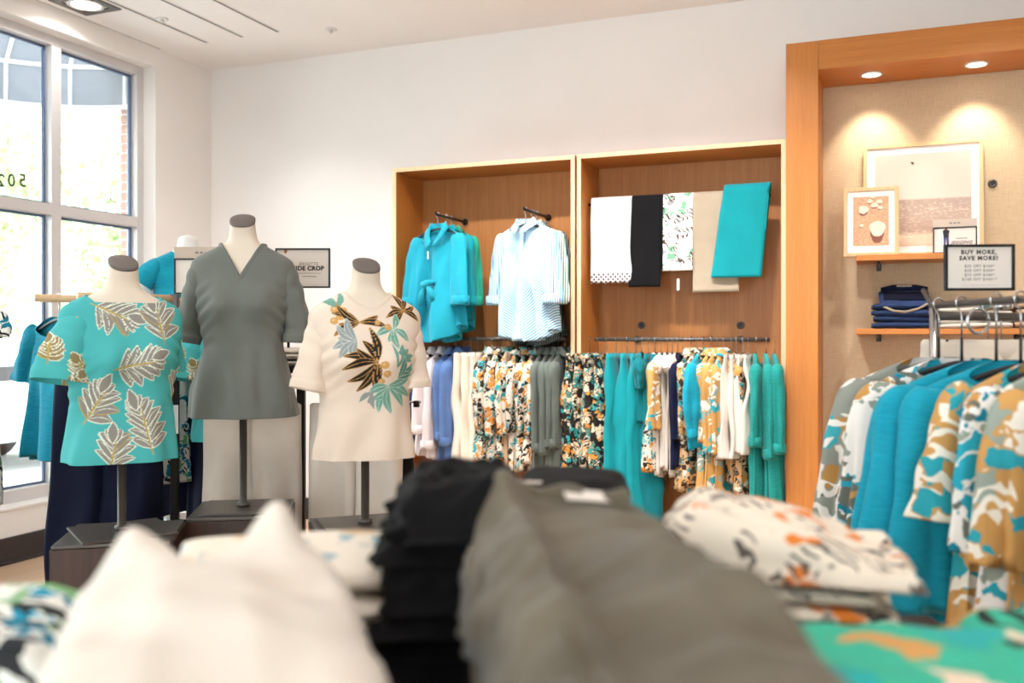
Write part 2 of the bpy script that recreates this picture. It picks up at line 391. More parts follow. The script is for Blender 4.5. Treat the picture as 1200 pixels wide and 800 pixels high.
# ceiling: four slot diffusers, a recessed lamp, sprinkler caps
for i, ((u, v), w) in enumerate((((188, 57), .012), ((242, 49.5), .018), ((284, 43), .018), ((326, 37), .018))):
    e = at_z(u, v, CEIL)
    root = empty('slot_diffuser', (e[0], e[1], CEIL))
    tag(root, ['long dark slot in the ceiling running along the window wall', 'dark ceiling slot, second from the window wall', 'dark ceiling slot, third from the window wall', 'dark ceiling slot farthest from the window wall'][i], 'ceiling vent', 'parallel ceiling slots')
    box('slot', (-w / 2, -6.0, -.003), (w / 2, 0, -.0005), M['ink'], root)
    q = MB(); q.box((-w / 2 - .006, -6.006, -.005), (-w / 2, .006, -.0003)); q.box((w / 2, -6.006, -.005), (w / 2 + .006, .006, -.0003)); q.box((-w / 2, 0, -.005), (w / 2, .006, -.0003))
    q.build('flange', M['ceil'], root)
def disc_ring(r0, r1, z0, z1, n=32):
    th = np.linspace(0, 2 * PI, n, endpoint=False); c, s = np.cos(th), np.sin(th)
    R = [np.stack([c * r, s * r, np.full(n, z)], -1) for r, z in ((r0, z0), (r0, z1), (r1, z1), (r1, z0), (r0, z0))]
    return loft(R)
def disc(r, z, n=32):
    th = np.linspace(0, 2 * PI, n, endpoint=False)
    return np.stack([np.cos(th) * r, np.sin(th) * r, np.full(n, z)], -1), [list(range(n))[::-1]]
def downlight(loc, power, label, square=False, r=.06, cat='ceiling lamp', group=None, col=(1, .975, .95), spread=2.6, aim=None):
    root = empty('ceiling_lamp', loc, 0, label, cat, group)
    if square:
        q = MB(); s, t = .15, .1
        q.box((-s, -s, -.008), (s, -t, -.0005)); q.box((-s, t, -.008), (s, s, -.0005)); q.box((-s, -t, -.008), (-t, t, -.0005)); q.box((t, -t, -.008), (s, t, -.0005))
        q.build('housing', M['dkmetal'], root)
    V, F = disc_ring(r, r * 1.3, -.0005, -.009); mk('trim_ring', V, F, M['trimw'], root)
    V, F = disc(r, -.004); mk('lens', V, F, M['lamp'], root)
    light('lamp_light', 'AREA', (0, 0, -.012), power, col, r * 2, (0, 0, 0) if aim is None else aim, parent=root, spread=spread)
    return root
e = at_z(100, 5, CEIL)
downlight((e[0], e[1], CEIL), 6, 'recessed ceiling lamp in a square housing between the slots near the window', True, .085)
FILL_LAMPS = [(-3.2, 2.4), (-1.2, 2.2), (.8, 2.2), (2.6, 2.6), (-3.2, .3), (-1.2, .3), (.8, .3), (2.6, .3), (-2.6, -1.7), (-.4, -1.7), (1.8, -1.7)]  # lamps out of view, added to light the room
for x, y in FILL_LAMPS:
    downlight((x, y, CEIL), 7, 'round recessed fill lamp added out of view over the shop floor', group='round recessed fill lamps added out of view over the shop floor')
for x, y, w in ((-2.55, 4.25, 17), (-1.95, 4.25, 17), (-1.35, 4.25, 17), (-.75, 4.25, 17), (-3.9, 4.4, 12), (.6, 4.3, 12)):      # adjustable lamps turned to the wall display
    downlight((x, y, CEIL), w, 'recessed ceiling lamp turned towards the wall displays', group='recessed lamps turned to the wall displays', aim=(math.radians(24), 0, 0), spread=1.5)
for (u, v), lab in (((388, 34), 'small white sprinkler cap on bare ceiling beyond the slots'), ((190, 22), 'small white sprinkler head between the ceiling slots')):
    e = at_z(u, v, CEIL); root = empty('sprinkler_cap', (e[0], e[1], CEIL), 0, lab, 'sprinkler')
    V, F = disc_ring(.001, .04, -.0003, -.006); mk('cover_plate', V, F, M['trimw'], root)
    V, F = tube([(0, 0, -.006), (0, 0, -.02), (0, 0, -.03)], [.012, .012, .006], 12); mk('nozzle', V, F, M['alu'], root)

# ---------------------------------------------------------------- wall fixtures
YF, YB, TOPZ = 5.54, 5.94, 2.525
def fixture(u0, u1, label, x1=None):
    xl = at_y(u0, 300, YF)[0]; xr = x1 if x1 is not None else at_y(u1, 300, YF)[0]
    cx = (xl + xr) / 2; w = (xr - xl) / 2; t = .026
    root = empty('oak_cabinet', (cx, YF, 0), 0, label, 'display cabinet', 'open oak wall cabinets')
    D = WY - .004 - YF
    for s in (-1, 1):
        x = s * (w - t / 2)
        sp = bevel(MB().box((x - t / 2, .004, 0), (x + t / 2, D, TOPZ)).build('side_panel', M['oak'], root), .0015)
        MB().box((x - t / 2, 0, 0), (x + t / 2, .004, TOPZ)).build('edge_band', M['edge'], sp)
    tp = bevel(MB().box((-w + t, .004, TOPZ - t), (w - t, D, TOPZ)).build('top_panel', M['oakx'], root), .0015)
    MB().box((-w + t, 0, TOPZ - t), (w - t, .004, TOPZ)).build('edge_band', M['edge'], tp)
    MB().box((-w + t, YB - YF, .0), (w - t, D, TOPZ - t)).build('back_panel', M['oakp'], root)
    bevel(MB().box((-w + t, .02, 0), (w - t, YB - YF, .12)).build('plinth', M['oakx'], root), .002)
    return root, xl, xr
FIX1, f1l, f1r = fixture(460, 673.5, 'open oak wall cabinet with blouses and striped shirts on arms above a clothes rail')
BL = at_y(921, 300, 5.5)[0]
FIX2, f2l, f2r = fixture(676, 0, 'open oak wall cabinet with folded trousers hung over a bar', BL - .004)

# the tall portal bay with burlap back
Y3, B3 = 5.50, 5.92
pr = empty('display_portal', (BL, Y3, 0), 0, 'tall oak portal framing a burlap-covered display wall', 'display frame')
LEGW, PT = .175, at_y(921, 51.5, Y3)[2]
PB = at_y(956, 82, Y3)[2]
PWID = 2.6
D3 = WY - .004 - Y3
bevel(MB().box((0, 0, 0), (LEGW, D3, PT - .001)).build('upright', M['oak'], pr), .002)
bevel(MB().box((PWID - LEGW, 0, 0), (PWID, D3, PT - .001)).build('upright', M['oak'], pr), .002)
bevel(MB().box((LEGW + .001, 0, PB), (PWID - LEGW - .001, D3, PT)).build('header', M['oakx'], pr), .002)
MB().box((LEGW + .001, B3 - Y3, 0), (PWID - LEGW - .001, D3, PB - .001)).build('burlap_panel', M['burlap'], pr)
for u, v in ((1021, 82), (1146, 70)):
    x = at_z(u, v, PB)[0]
    lp = empty('portal_spotlight', (x, Y3 + .2, PB - .0005), 0, 'round recessed spotlight under the oak portal header', 'spotlight', 'spotlights under the portal header')
    V, F = disc_ring(.048, .06, 0, -.008); mk('trim_ring', V, F, M['trimw'], lp)
    V, F = disc(.048, -.004); mk('lens', V, F, M['lamp'], lp)
    light('spot_light', 'SPOT', (0, 0, -.02), 24, (1, .88, .72), .03, (math.radians(20), 0, 0), math.radians(78), .7, lp)
lp = dup(lp, (BL + 2.0, Y3 + .2, PB - .0005))
# wall sockets for shelf brackets
def grommet(p, label, parent=None):
    r = empty('panel_grommet', p, 0, label, 'grommet', 'round grommets in the display panels')
    V, F = disc_ring(.012, .024, 0, .006); mk('ring', V, F, M['dkmetal'], r, rot=(PI / 2, 0, 0))
    V, F = disc(.012, .001); mk('hole', V, F, M['black'], r, rot=(PI / 2, 0, 0))
for u, v, Y, l in ((1163, 215, B3, 'round dark grommet in the burlap panel beside the seascape picture'), (752, 381, YB, 'left of two dark grommets in the oak panel above the rail'), (868, 381, YB, 'right of two dark grommets in the oak panel above the rail')):
    p = at_y(u, v, Y - .0005); grommet(p, l)
# shelves
def shelf(u0, u1, v, label):
    y0 = B3 - .30
    a = at_y(u0, v, y0); b = at_y(u1, v, y0)
    root = empty('display_shelf', ((a[0] + b[0]) / 2, y0, a[2]), 0, label, 'shelf')
    h = (b[0] - a[0]) / 2
    bevel(MB().box((-h, 0, -.032), (h, .30, 0)).build('board', M['oakx'], root), .002)
    for s in (-1, 1):
        q = MB(); q.tube([(s * (h - .12), .30, -.05), (s * (h - .12), .1, -.045), (s * (h - .12), .04, -.04)], .008, 8)
        q.box((s * (h - .12) - .014, .285, -.075), (s * (h - .12) + .014, .30, -.032))
        q.build('bracket', M['blackmetal'], root)
    return root, a[2], y0
SH1, Z1, SY = shelf(1003, 1180, 299, 'upper oak shelf carrying framed seaside pictures')
SH2, Z2, SY = shelf(1003, 1230, 385, 'lower oak shelf carrying folded jeans and white trousers')

# framed pictures
def seascape():
    m, nt, nd, lk, bs = newmat('seascape print')
    v = coords(nd, lk); sx = N_(nd, 'ShaderNodeSeparateXYZ'); lk.new(v, sx.inputs[0])
    mr = N_(nd, 'ShaderNodeMapRange'); mr.inputs[1].default_value = 0.0; mr.inputs[2].default_value = .60; lk.new(sx.outputs['Z'], mr.inputs[0])
    c = ramp(nd, lk, mr.outputs[0], [(0, S(206, 178, 150)), (.2, S(214, 188, 164)), (.24, S(168, 140, 122)), (.38, S(178, 154, 138)), (.55, S(170, 148, 136)), (.565, S(214, 192, 180)), (1, S(198, 176, 166))])
    n = noise(nd, lk, coords(nd, lk, scale=(1, 1, 2.4)), 60, 4, .7)
    gl = ramp(nd, lk, n.outputs['Fac'], [(.52, (0, 0, 0, 1)), (.66, (1, 1, 1, 1))])
    msk = ramp(nd, lk, mr.outputs[0], [(.1, (0, 0, 0, 1)), (.2, (.8, .8, .8, 1)), (.3, (.25, .25, .25, 1)), (.45, (.8, .8, .8, 1)), (.56, (.2, .2, .2, 1)), (.57, (0, 0, 0, 1))])
    f = N_(nd, 'ShaderNodeMath', operation='MULTIPLY'); lk.new(gl, f.inputs[0]); lk.new(msk, f.inputs[1])
    lk.new(mixc(nd, lk, f.outputs[0], c, S(244, 228, 210)), bs.inputs['Base Color']); bs.inputs['Roughness'].default_value = .5; return m
def sandprint():
    m, nt, nd, lk, bs = newmat('sand print')
    n = noise(nd, lk, coords(nd, lk), 90, 5, .7)
    lk.new(ramp(nd, lk, n.outputs['Fac'], [(.3, S(176, 126, 92)), (.7, S(220, 178, 142))]), bs.inputs['Base Color']); bs.inputs['Roughness'].default_value = .6; return m
M['sea'] = seascape(); M['sand'] = sandprint()
M['pebble'] = plain('pebble print', S(232, 212, 188), .6, var=.12, scale=60); M['pebshade'] = plain('pebble shadow print', S(128, 72, 56), .6, var=.1, scale=60)
M['mount'] = plain('white mount card', S(246, 240, 234), .8, var=.01)
M['pframe'] = wood('pale picture frame', S(206, 162, 116), S(220, 178, 132), S(230, 192, 148), 'Z')
def picture(u0, u1, vtop, vbot, Y, lean, label, w=None, name='framed_picture'):
    a = at_y((u0 + u1) / 2, vbot, Y); wid = w or (at_y(u1, vbot, Y)[0] - at_y(u0, vbot, Y)[0]); h = at_y((u0 + u1) / 2, vtop, Y)[2] - Z1
    root = empty(name, (a[0], Y, Z1), 0, label, 'picture'); root.rotation_euler = (-lean, 0, 0)
    f = .022; W = wid / 2
    q = MB(); q.box((-W, -.0, 0), (-W + f, .022, h)); q.box((W - f, 0, 0), (W, .022, h)); q.box((-W + f, 0, 0), (W - f, .022, f)); q.box((-W + f, 0, h - f), (W - f, .022, h))
    bevel(q.build('frame', M['pframe'], root), .002)
    MB().box((-W + f, .010, f), (W - f, .019, h - f)).build('mount', M['mount'], root)
    return root, W, h
pc, W, h = picture(1010, 1152, 163, 294, B3 - .115, math.radians(6), 'large pale-framed photograph of a glittering sea, on the upper shelf')
mg = .062
g = MB().box((-W + mg, .0085, mg), (W - mg, .010, h - mg)).build('print', M['sea'], pc)
V, F = tube([(-.06, .008, h * .83), (-.05, .008, h * .825), (-.045, .008, h * .81)], [.002, .007, .002], 6); mk('bird_mark', V, F, M['ink'], pc)
pc2, W, h = picture(988, 1053, 217, 297, B3 - .215, math.radians(7), 'small pale-framed photograph of pebbles on sand, propped before the seascape')
MB().box((-W + .052, .0085, .062), (W - .052, .010, h - .055)).build('print', M['sand'], pc2)
rng = np.random.RandomState(4)
def blob(cx, cz, rx, rz, y, n=18, seed=0):
    th = np.linspace(0, 2 * PI, n, endpoint=False); r = 1 + .08 * np.sin(3 * th + seed) + .05 * np.sin(5 * th + seed * 2)
    V = np.stack([cx + rx * r * np.cos(th), np.full(n, y), cz + rz * r * np.sin(th)], -1); return V, [list(range(n))]
for k, (cx, cz, rx, rz) in enumerate(((.035, h * .40, .042, .045), (-.04, h * .68, .026, .024), (-.005, h * .80, .014, .012), (.02, h * .74, .02, .014), (.045, h * .79, .018, .012), (-.05, h * .45, .010, .010), (.05, h * .70, .012, .010), (.01, h * .86, .012, .009))):
    V, F = blob(cx - .002, cz - rz * .9, rx * .85, rz * (1.0 if k == 0 else .6), .0083, seed=k); mk('pebble_shadow_mark', V, F, M['pebshade'], pc2, False)
    V, F = blob(cx, cz, rx, rz, .0081, seed=k); mk('pebble_mark', V, F, M['pebble'], pc2, False)

# signs in thin black frames
def sign(name, loc, rz, w, h, label, lines, lean=0.0, paper='paper', header=None, sp=1.08):
    root = empty(name, loc, rz, label, 'sign'); root.rotation_euler = (-lean, 0, rz)
    f = .007; W = w / 2
    q = MB(); q.box((-W, -.006, 0), (-W + f, .006, h)); q.box((W - f, -.006, 0), (W, .006, h)); q.box((-W + f, -.006, 0), (W - f, .006, f)); q.box((-W + f, -.006, h - f), (W - f, .006, h))
    q.build('frame', M['blackmetal'], root)
    MB().box((-W + f, -.001, f), (W - f, .003, h - f)).build('card', M[paper], root)
    for t, size, x, z, bold, ink, sh in lines:
        if t.startswith('#'):                        # small print too fine to read
            k = float(t[1:]) * w / 2; MB().box((x * w - k, -.0014, z * h - size * h / 2), (x * w + k, -.0010, z * h + size * h / 2)).build('small_print', M[ink], root); continue
        me = text_mesh(t, size * h, bold=bold, shear=sh, extr=.0003, spacing=sp); me.materials.append(M[ink])
        link('lettering', me, root, (x * w, -.0014, z * h), (PI / 2, 0, 0))
    if header:
        hd = MB().box((-W, .0, h), (W, .003, h + header)).build('header_card', M['paperpink'], root)
        for k in (-1, 0, 1): MB().box((k * .02 - .007, -.0006, h + header * .42), (k * .02 + .007, -.0002, h + header * .58)).build('small_print', M['inkpale'], hd)
    return root
def model_figure(root, x, z0, h):                # printed photo of a person on the sign, cropped at the head
    def poly(name, pts, m, y):
        V = np.array([[x + a * h, y, z0 + b * h] for a, b in pts]); mk(name, V, [list(range(len(pts)))], m, root, False)
    y = -.0013
    poly('figure_print', [(-.10, .02), (-.05, .0), (-.02, .3), (.0, .55), (.03, .3), (.06, .02), (.12, .02), (.11, .35), (.10, .62), (-.09, .62), (-.08, .35)], M['figleg'], y)
    poly('figure_print', [(-.09, .60), (.11, .60), (.10, .70), (.13, .86), (.04, .92), (-.04, .92), (-.12, .86), (-.10, .72)], M['figtop'], y - .0002)
    poly('figure_print', [(-.035, .9), (.045, .9), (.06, .985), (.03, 1.0), (-.02, 1.0), (-.045, .97)], M['fighair'], y - .0002)
M['figleg'] = plain('printed indigo', S(74, 70, 112), .8); M['figtop'] = plain('printed black', S(44, 42, 48), .8); M['fighair'] = plain('printed auburn', S(166, 92, 62), .8)
p = at_y(1119, 291, SY + .06)
wsz = at_y(1145, 291, SY + .06)[0] - at_y(1093, 291, SY + .06)[0]
s1 = sign('shelf_sign', (p[0], SY + .06, Z1), 0, wsz, wsz * .66, 'black-framed sign reading JEGGING with a printed figure, on the upper shelf', [('JEGGING', .17, .15, .40, .001, 'inkpale', .25), ('#.26', .03, .15, .56, 0, 'inkpale', 0), ('#.3', .015, .15, .24, 0, 'inkpale', 0)], math.radians(4), header=.045)
model_figure(s1, -wsz * .2, .008, wsz * .62)
p = at_d(1147.5, 340.5, 2.45)
s2 = sign('sale_sign', p, ANG - math.radians(4), .178, .122, 'black-framed sign reading BUY MORE, SAVE MORE above the garment rail', [
    ('BUY MORE,', .125, -.01, .83, .0006, 'ink', 0), ('SAVE MORE!', .125, -.01, .70, .0006, 'ink', 0),
    ('$25 OFF $100*', .082, 0, .53, 0, 'inkpale', 0), ('$50 OFF $200*', .082, 0, .435, 0, 'inkpale', 0), ('$75 OFF $300*', .082, 0, .34, 0, 'inkpale', 0), ('$100 OFF $400+*', .082, 0, .245, 0, 'inkpale', 0)], sp=1.22)
MB().box((-.045, -.0014, .0135), (.045, -.0010, .0140)).build('rule_line', M['inkpale'], s2)

# ---------------------------------------------------------------- outside the window
def canvas_mat():                                  # woven canvas lets some daylight through
    m, nt, nd, lk, bs = newmat('grey awning canvas'); n = noise(nd, lk, coords(nd, lk), 5.0)
    c = ramp(nd, lk, n.outputs['Fac'], [(.3, S(104, 108, 116)), (.7, S(122, 126, 134))]); lk.new(c, bs.inputs['Base Color']); bs.inputs['Roughness'].default_value = .9
    t = N_(nd, 'ShaderNodeBsdfTranslucent'); t.inputs[0].default_value = (.045, .047, .055, 1); ad = N_(nd, 'ShaderNodeAddShader')
    lk.new(bs.outputs[0], ad.inputs[0]); lk.new(t.outputs[0], ad.inputs[1]); lk.new(ad.outputs[0], nd['Material Output'].inputs['Surface']); return m
M['street'] = plain('pale concrete', S(206, 204, 200), .9, var=.06, scale=1.5)
M['leaf'] = plain('tree leaves', S(158, 182, 124), .7, var=.25, scale=3.0); M['bark'] = plain('bark', S(110, 92, 78), .9, var=.2)
M['canvas'] = canvas_mat(); M['pipe'] = plain('white awning pipe', S(232, 234, 238), .5, var=.02)
M['brick'] = plain('red brick', S(168, 128, 112), .9, var=.18, scale=14)
struct(box('ground', (-40, -26, -.2), (WX - .25, 34, -.12), M['street']))
# awning: a bowed canvas on a white pipe frame
aw = empty('awning', (-5.23, 4.2, 3.0), 0, 'bowed grey canvas awning with white pipe frame outside the window', 'awning')
AB, AM, AT = 3.15 - 3.0, 3.46 - 3.0, 4.05 - 3.0
def plan(phi, k=1.0): return np.array([-1.2 * k * math.cos(phi) , 1.36 * math.sin(phi)])
ph = np.linspace(-PI / 2 * .98, PI / 2 * .98, 49)
rows = []
for k, z in ((1.0, AB), (1.0, AM), (.93, .62), (.75, .82), (.5, .96), (.05, AT)):
    rows.append([[*plan(p_, k), z] for p_ in ph])
R_ = np.array(rows); mk('canvas', R_.reshape(-1, 3), gridf(len(rows), 49), M['canvas'], aw)
for z in (AB, AM):
    V, F = tube([[*(plan(p_) * .985), z] for p_ in ph], .017, 8); mk('hoop_pipe', V, F, M['pipe'], aw)
for p_ in np.linspace(-PI / 2 * .9, PI / 2 * .9, 9):
    V, F = tube([[*(plan(p_, k) * .985), z - .01] for k, z in ((1.0, AB), (1.0, AM), (.93, .62), (.75, .82), (.5, .96), (.1, AT - .03))], .015, 8); mk('rib_pipe', V, F, M['pipe'], aw)
# brick pier outside the window's end
pier = empty('brick_pier', (-5.37, 5.64, -.12), 0, 'red brick pier outside beside the window frame', 'pier')
box('core', (-.15, -.045, 0), (.148, .235, 4.0), M['trimw'], pier)
bm_ = MB().box((-.072, -.008, -.0325), (.072, .008, .0325)); b0 = None
for r in range(53):
    for k in (-1, 1):
        if b0 is None: b0 = bm_.build('brick', M['brick'], pier); bevel(b0, .003); ob = b0
        else: ob = b0.copy(); C.objects.link(ob)
        ob.location = (.0765 * k + (.001 if r % 2 else -.001), -.05, .045 + r * .075)
def tree(loc, h, rad, n, label, seed):
    rng = np.random.RandomState(seed); root = empty('street_tree', loc, 0, label, 'tree', 'street trees outside')
    q = MB(); q.tube([(0, 0, 0), (.05, .02, h * .25), (-.03, .05, h * .5), (.05, 0, h * .8)], [.16, .12, .09, .03], 10)
    q.build('trunk', M['bark'], root, True)
    for k in range(6):
        a = k * 1.05 + rng.rand(); z0 = h * (.3 + .07 * k)
        V, F = tube([(0, .03, z0), (rad * .4 * math.cos(a), rad * .4 * math.sin(a), z0 + h * .08), (rad * .8 * math.cos(a), rad * .8 * math.sin(a), z0 + h * .2)], [.06, .04, .012], 7); mk('branch', V, F, M['bark'], root)
    P = rng.normal(size=(n, 3)); P /= np.linalg.norm(P, axis=1)[:, None]; P *= (rng.rand(n, 1) ** .4)
    cl = rng.normal(size=(26, 3)) * .55; P = P * .5 + cl[rng.randint(0, 26, n)]
    P = P * np.array([rad, rad, h * .36]) + np.array([0, 0, h * .62])
    a = rng.normal(size=(n, 3)); a /= np.linalg.norm(a, axis=1)[:, None]; b = np.cross(a, rng.normal(size=(n, 3))); b /= np.linalg.norm(b, axis=1)[:, None]
    s = (.07 + .06 * rng.rand(n, 1)); V = np.stack([P - a * s, P + b * s * .5, P + a * s, P - b * s * .5], 1).reshape(-1, 3)
    f = mk('foliage', V, np.arange(n * 4).reshape(-1, 4), M['leaf'], root, False); f['kind'] = 'stuff'
for k, (x, y, h, r, n, l) in enumerate(((-13.5, 9.0, 6.2, 2.2, 6000, 'leafy street tree seen through the glass below the street number'), (-13.6, 15.6, 6.5, 2.3, 6000, 'leafy street tree seen through the pane beside the brick pier'), (-22, 15.5, 9, 3.6, 9000, 'taller pale tree standing behind the street trees'))):
    tree((x, y, -.12), h, r, n, l, k + 3)
def car(loc, rz, paint, label):
    root = empty('parked_car', loc, rz, label, 'car', 'cars parked outside')
    prof = [(-2.1, .35), (-2.15, .75), (-1.9, .9), (-1.25, .98), (-.6, 1.42), (.75, 1.45), (1.5, 1.0), (2.05, .92), (2.15, .6), (2.1, .35)]
    R = []
    for y, k in ((-.82, .93), (-.78, 1), (.78, 1), (.82, .93)):
        R.append([[x * (1 if k == 1 else .99), y, .35 + (z - .35) * k] for x, z in prof])
    V, F = loft(np.array(R), True, True); bevel(mk('body', V, F, paint, root, False), .06, 3)
    for s in (-1, 1):
        V = np.array([[-1.1, s * .825, 1.0], [-.58, s * .815, 1.33], [.68, s * .815, 1.35], [1.25, s * .825, 1.03]]); mk('side_window', V, [[0, 1, 2, 3]], M['black'], root, False)
        for x in (-1.35, 1.35):
            V, F = tube([(x, s * .62, .32), (x, s * .83, .32)], .32, 20); w = mk('wheel', V, F, M['black'], root)
            V, F = tube([(x, s * .8, .32), (x, s * .845, .32)], .19, 16); mk('hub_cap', V, F, M['alu'], w)
M['red'] = plain('red car paint', S(190, 40, 44), .3, var=.02); M['silver'] = plain('silver car paint', S(186, 190, 198), .3, .3, var=.02)
car((-9.6, 7.0, -.12), math.radians(90), M['silver'], 'silver car parked outside nearest the shop window')
car((-17.8, 12.6, -.12), math.radians(90), M['red'], 'red car parked beyond the silver car outside')

# ---------------------------------------------------------------- mannequins and shirts
# z below the neck point, half width, front depth, back depth
FORM = np.array([[.10, .047, .050, .050], [.05, .049, .052, .05], [.015, .056, .055, .058], [-.005, .075, .058, .062], [-.028, .125, .062, .066], [-.05, .165, .068, .07], [-.08, .180, .076, .076],
                 [-.12, .176, .090, .082], [-.18, .164, .112, .084], [-.235, .160, .120, .082], [-.30, .142, .098, .078], [-.375, .122, .086, .074], [-.45, .138, .095, .085], [-.53, .158, .100, .098], [-.66, .165, .10, .10]])
def form_at(z, ease=0.0, tab=FORM):
    g = lambda k: np.interp(z, tab[::-1, 0], tab[::-1, k])
    return g(1), g(2), g(3)
GZ = np.linspace(-.9, .1, 500)
def smooth_tab(tab, k=17):
    out = [GZ]
    for j in (1, 2, 3):
        y = np.interp(GZ, tab[::-1, 0], tab[::-1, j]); ker = np.ones(k) / k
        for _ in range(2): y = np.convolve(np.pad(y, k // 2, mode='edge'), ker, 'valid')
        out.append(y)
    return np.array(out)
FS = smooth_tab(FORM, 13)
def surf(T, th, z, p=.86):
    w, f, b = (np.interp(z, T[0], T[j]) for j in (1, 2, 3))
    s, c = np.sin(th), np.cos(th)
    x = w * np.sign(s) * np.abs(s) ** p; y = np.where(c > 0, -f, b) * np.abs(c) ** p
    lobe = np.where(c > 0, 1, 0) * np.exp(-((np.abs(x) - .072) / .048) ** 2 - ((z + .235) / .055) ** 2)
    return np.stack([x, y - .028 * lobe, z], -1)
def ease_tab(e):                                   # e: list of (z, add w, add front, add back)
    e = np.array(e); o = np.argsort(e[:, 0]); e = e[o]
    return np.array([FS[0]] + [FS[j] + np.interp(FS[0], e[:, 0], e[:, j]) for j in (1, 2, 3)])
def shirt(root, T, L, ztop, mat, N=160, M_=150, seed=1, wr=.004, colf=None, hemcurve=0.0, name='body'):
    th = np.linspace(-PI, PI, N, endpoint=False); v = np.linspace(0, 1, M_)
    zt = ztop(th); Lh = L + hemcurve * np.cos(2 * th)
    z = -Lh[None] + v[:, None] ** .95 * (zt + Lh)[None]; TH = np.repeat(th[None], M_, 0)
    P = surf(T, TH, z)
    rad = P.copy(); rad[..., 2] = 0; rad /= np.linalg.norm(rad, axis=-1)[..., None] + 1e-9
    Q = P.copy(); Q[..., 2] *= .45
    amp = wr * (.35 + 1.2 * sm(-.2, -.5, z)) * sm(.0, -.09, z)
    fold = fn(Q, seed, 34, 4) + .8 * sm(-.3, -.6, z) * np.sin(TH * 7 + fn(P, seed + 5, 8, 2) * 2)
    drag = sm(-.10, -.2, z) * sm(-.42, -.28, z) * np.sin((np.abs(P[..., 0]) * 1.0 + z * 1.3) * 95 + seed) * sm(.07, .13, np.abs(P[..., 0]))
    P = P + rad * (amp * fold + wr * .55 * drag)[..., None]
    lip0 = P[0] - rad[0] * .004; lip1 = lip0 + np.array([0, 0, .035]) - rad[0] * .004
    t0 = P[-1] - rad[-1] * .0035; t1 = t0 - np.array([0, 0, .012])
    A = np.concatenate([lip1[None], lip0[None], P, t0[None], t1[None]], 0)
    V, F = loft(A)
    col = colf(V) if colf else None
    o = mk(name, V, F, mat, root, True, col=col)
    return o, P
def band(root, E, w, t, mat, name='neckband', inward=False):  # flat ribbed strip along a closed edge
    E = np.asarray(E); c = E.mean(0); rad = E - c; rad[:, 2] = 0; rad /= np.linalg.norm(rad, axis=1)[:, None]
    tang = np.roll(E, -1, 0) - np.roll(E, 1, 0); tang /= np.linalg.norm(tang, axis=1)[:, None]
    side = np.cross(tang, rad); side /= np.linalg.norm(side, axis=1)[:, None]
    if side[:, 2].mean() < 0: side = -side
    R = np.stack([E + rad * t - side * w * .7, E + rad * (t + .001) , E + rad * (t * .6) + side * w * .3, E - rad * t + side * w * .3, E - rad * t - side * w * .6], 0)
    V, F = loft(R); return mk(name, V, F, mat, root)
def sleeve(root, pts, ra, rb, mat, N=48, K=50, seed=1, wr=.004, colf=None, cuff=None, name='sleeve', fold=1.0, twist=0.0):
    pts = np.asarray(pts, float); tt = np.linspace(0, 1, len(pts)); t = np.linspace(0, 1, K)
    P = np.stack([ci(t, tt, pts[:, j]) for j in range(3)], -1); A = np.interp(t, np.linspace(0, 1, len(ra)), ra); B = np.interp(t, np.linspace(0, 1, len(rb)), rb)
    T = np.gradient(P, axis=0); T /= np.linalg.norm(T, axis=1)[:, None]
    e2 = np.array([0, 1.0, 0])[None] - T * T[:, 1:2]; e2 /= np.linalg.norm(e2, axis=1)[:, None]; e1 = np.cross(T, e2)
    th = np.linspace(0, 2 * PI, N, endpoint=False)
    dirv = A[:, None, None] * np.cos(th)[None, :, None] * e1[:, None] + B[:, None, None] * np.sin(th)[None, :, None] * e2[:, None]
    R = P[:, None] + dirv
    nr = dirv / (np.linalg.norm(dirv, axis=-1)[..., None] + 1e-9)
    Q = R.copy(); Q[..., 2] *= .5
    amp = wr * (fn(Q, seed, 30, 4) + .5 * fold * np.sin(th * 5 + seed)[None] * t[:, None] + .4 * fold * np.sin(t * 30 + 2 * np.sin(th[None] * 1.0).T).T[:, :]) * sm(0, .25, t)[:, None]
    R = R + nr * amp[..., None]
    if cuff:                                        # turned-up cuff: a step outwards near the end
        R = R + nr * (.004 * sm(1 - cuff - .01, 1 - cuff, t))[:, None, None]
    l0 = R[-1] - nr[-1] * .004; l1 = l0 - T[-1] * .05 - nr[-1] * .004
    R = np.concatenate([R, l0[None], l1[None]], 0)
    V, F = loft(R, True, False); return mk(name, V, F, mat, root, True, col=colf(V) if colf else None)
M['neckcap'] = plain('dark neck cap', S(98, 88, 84), .5, var=.08)
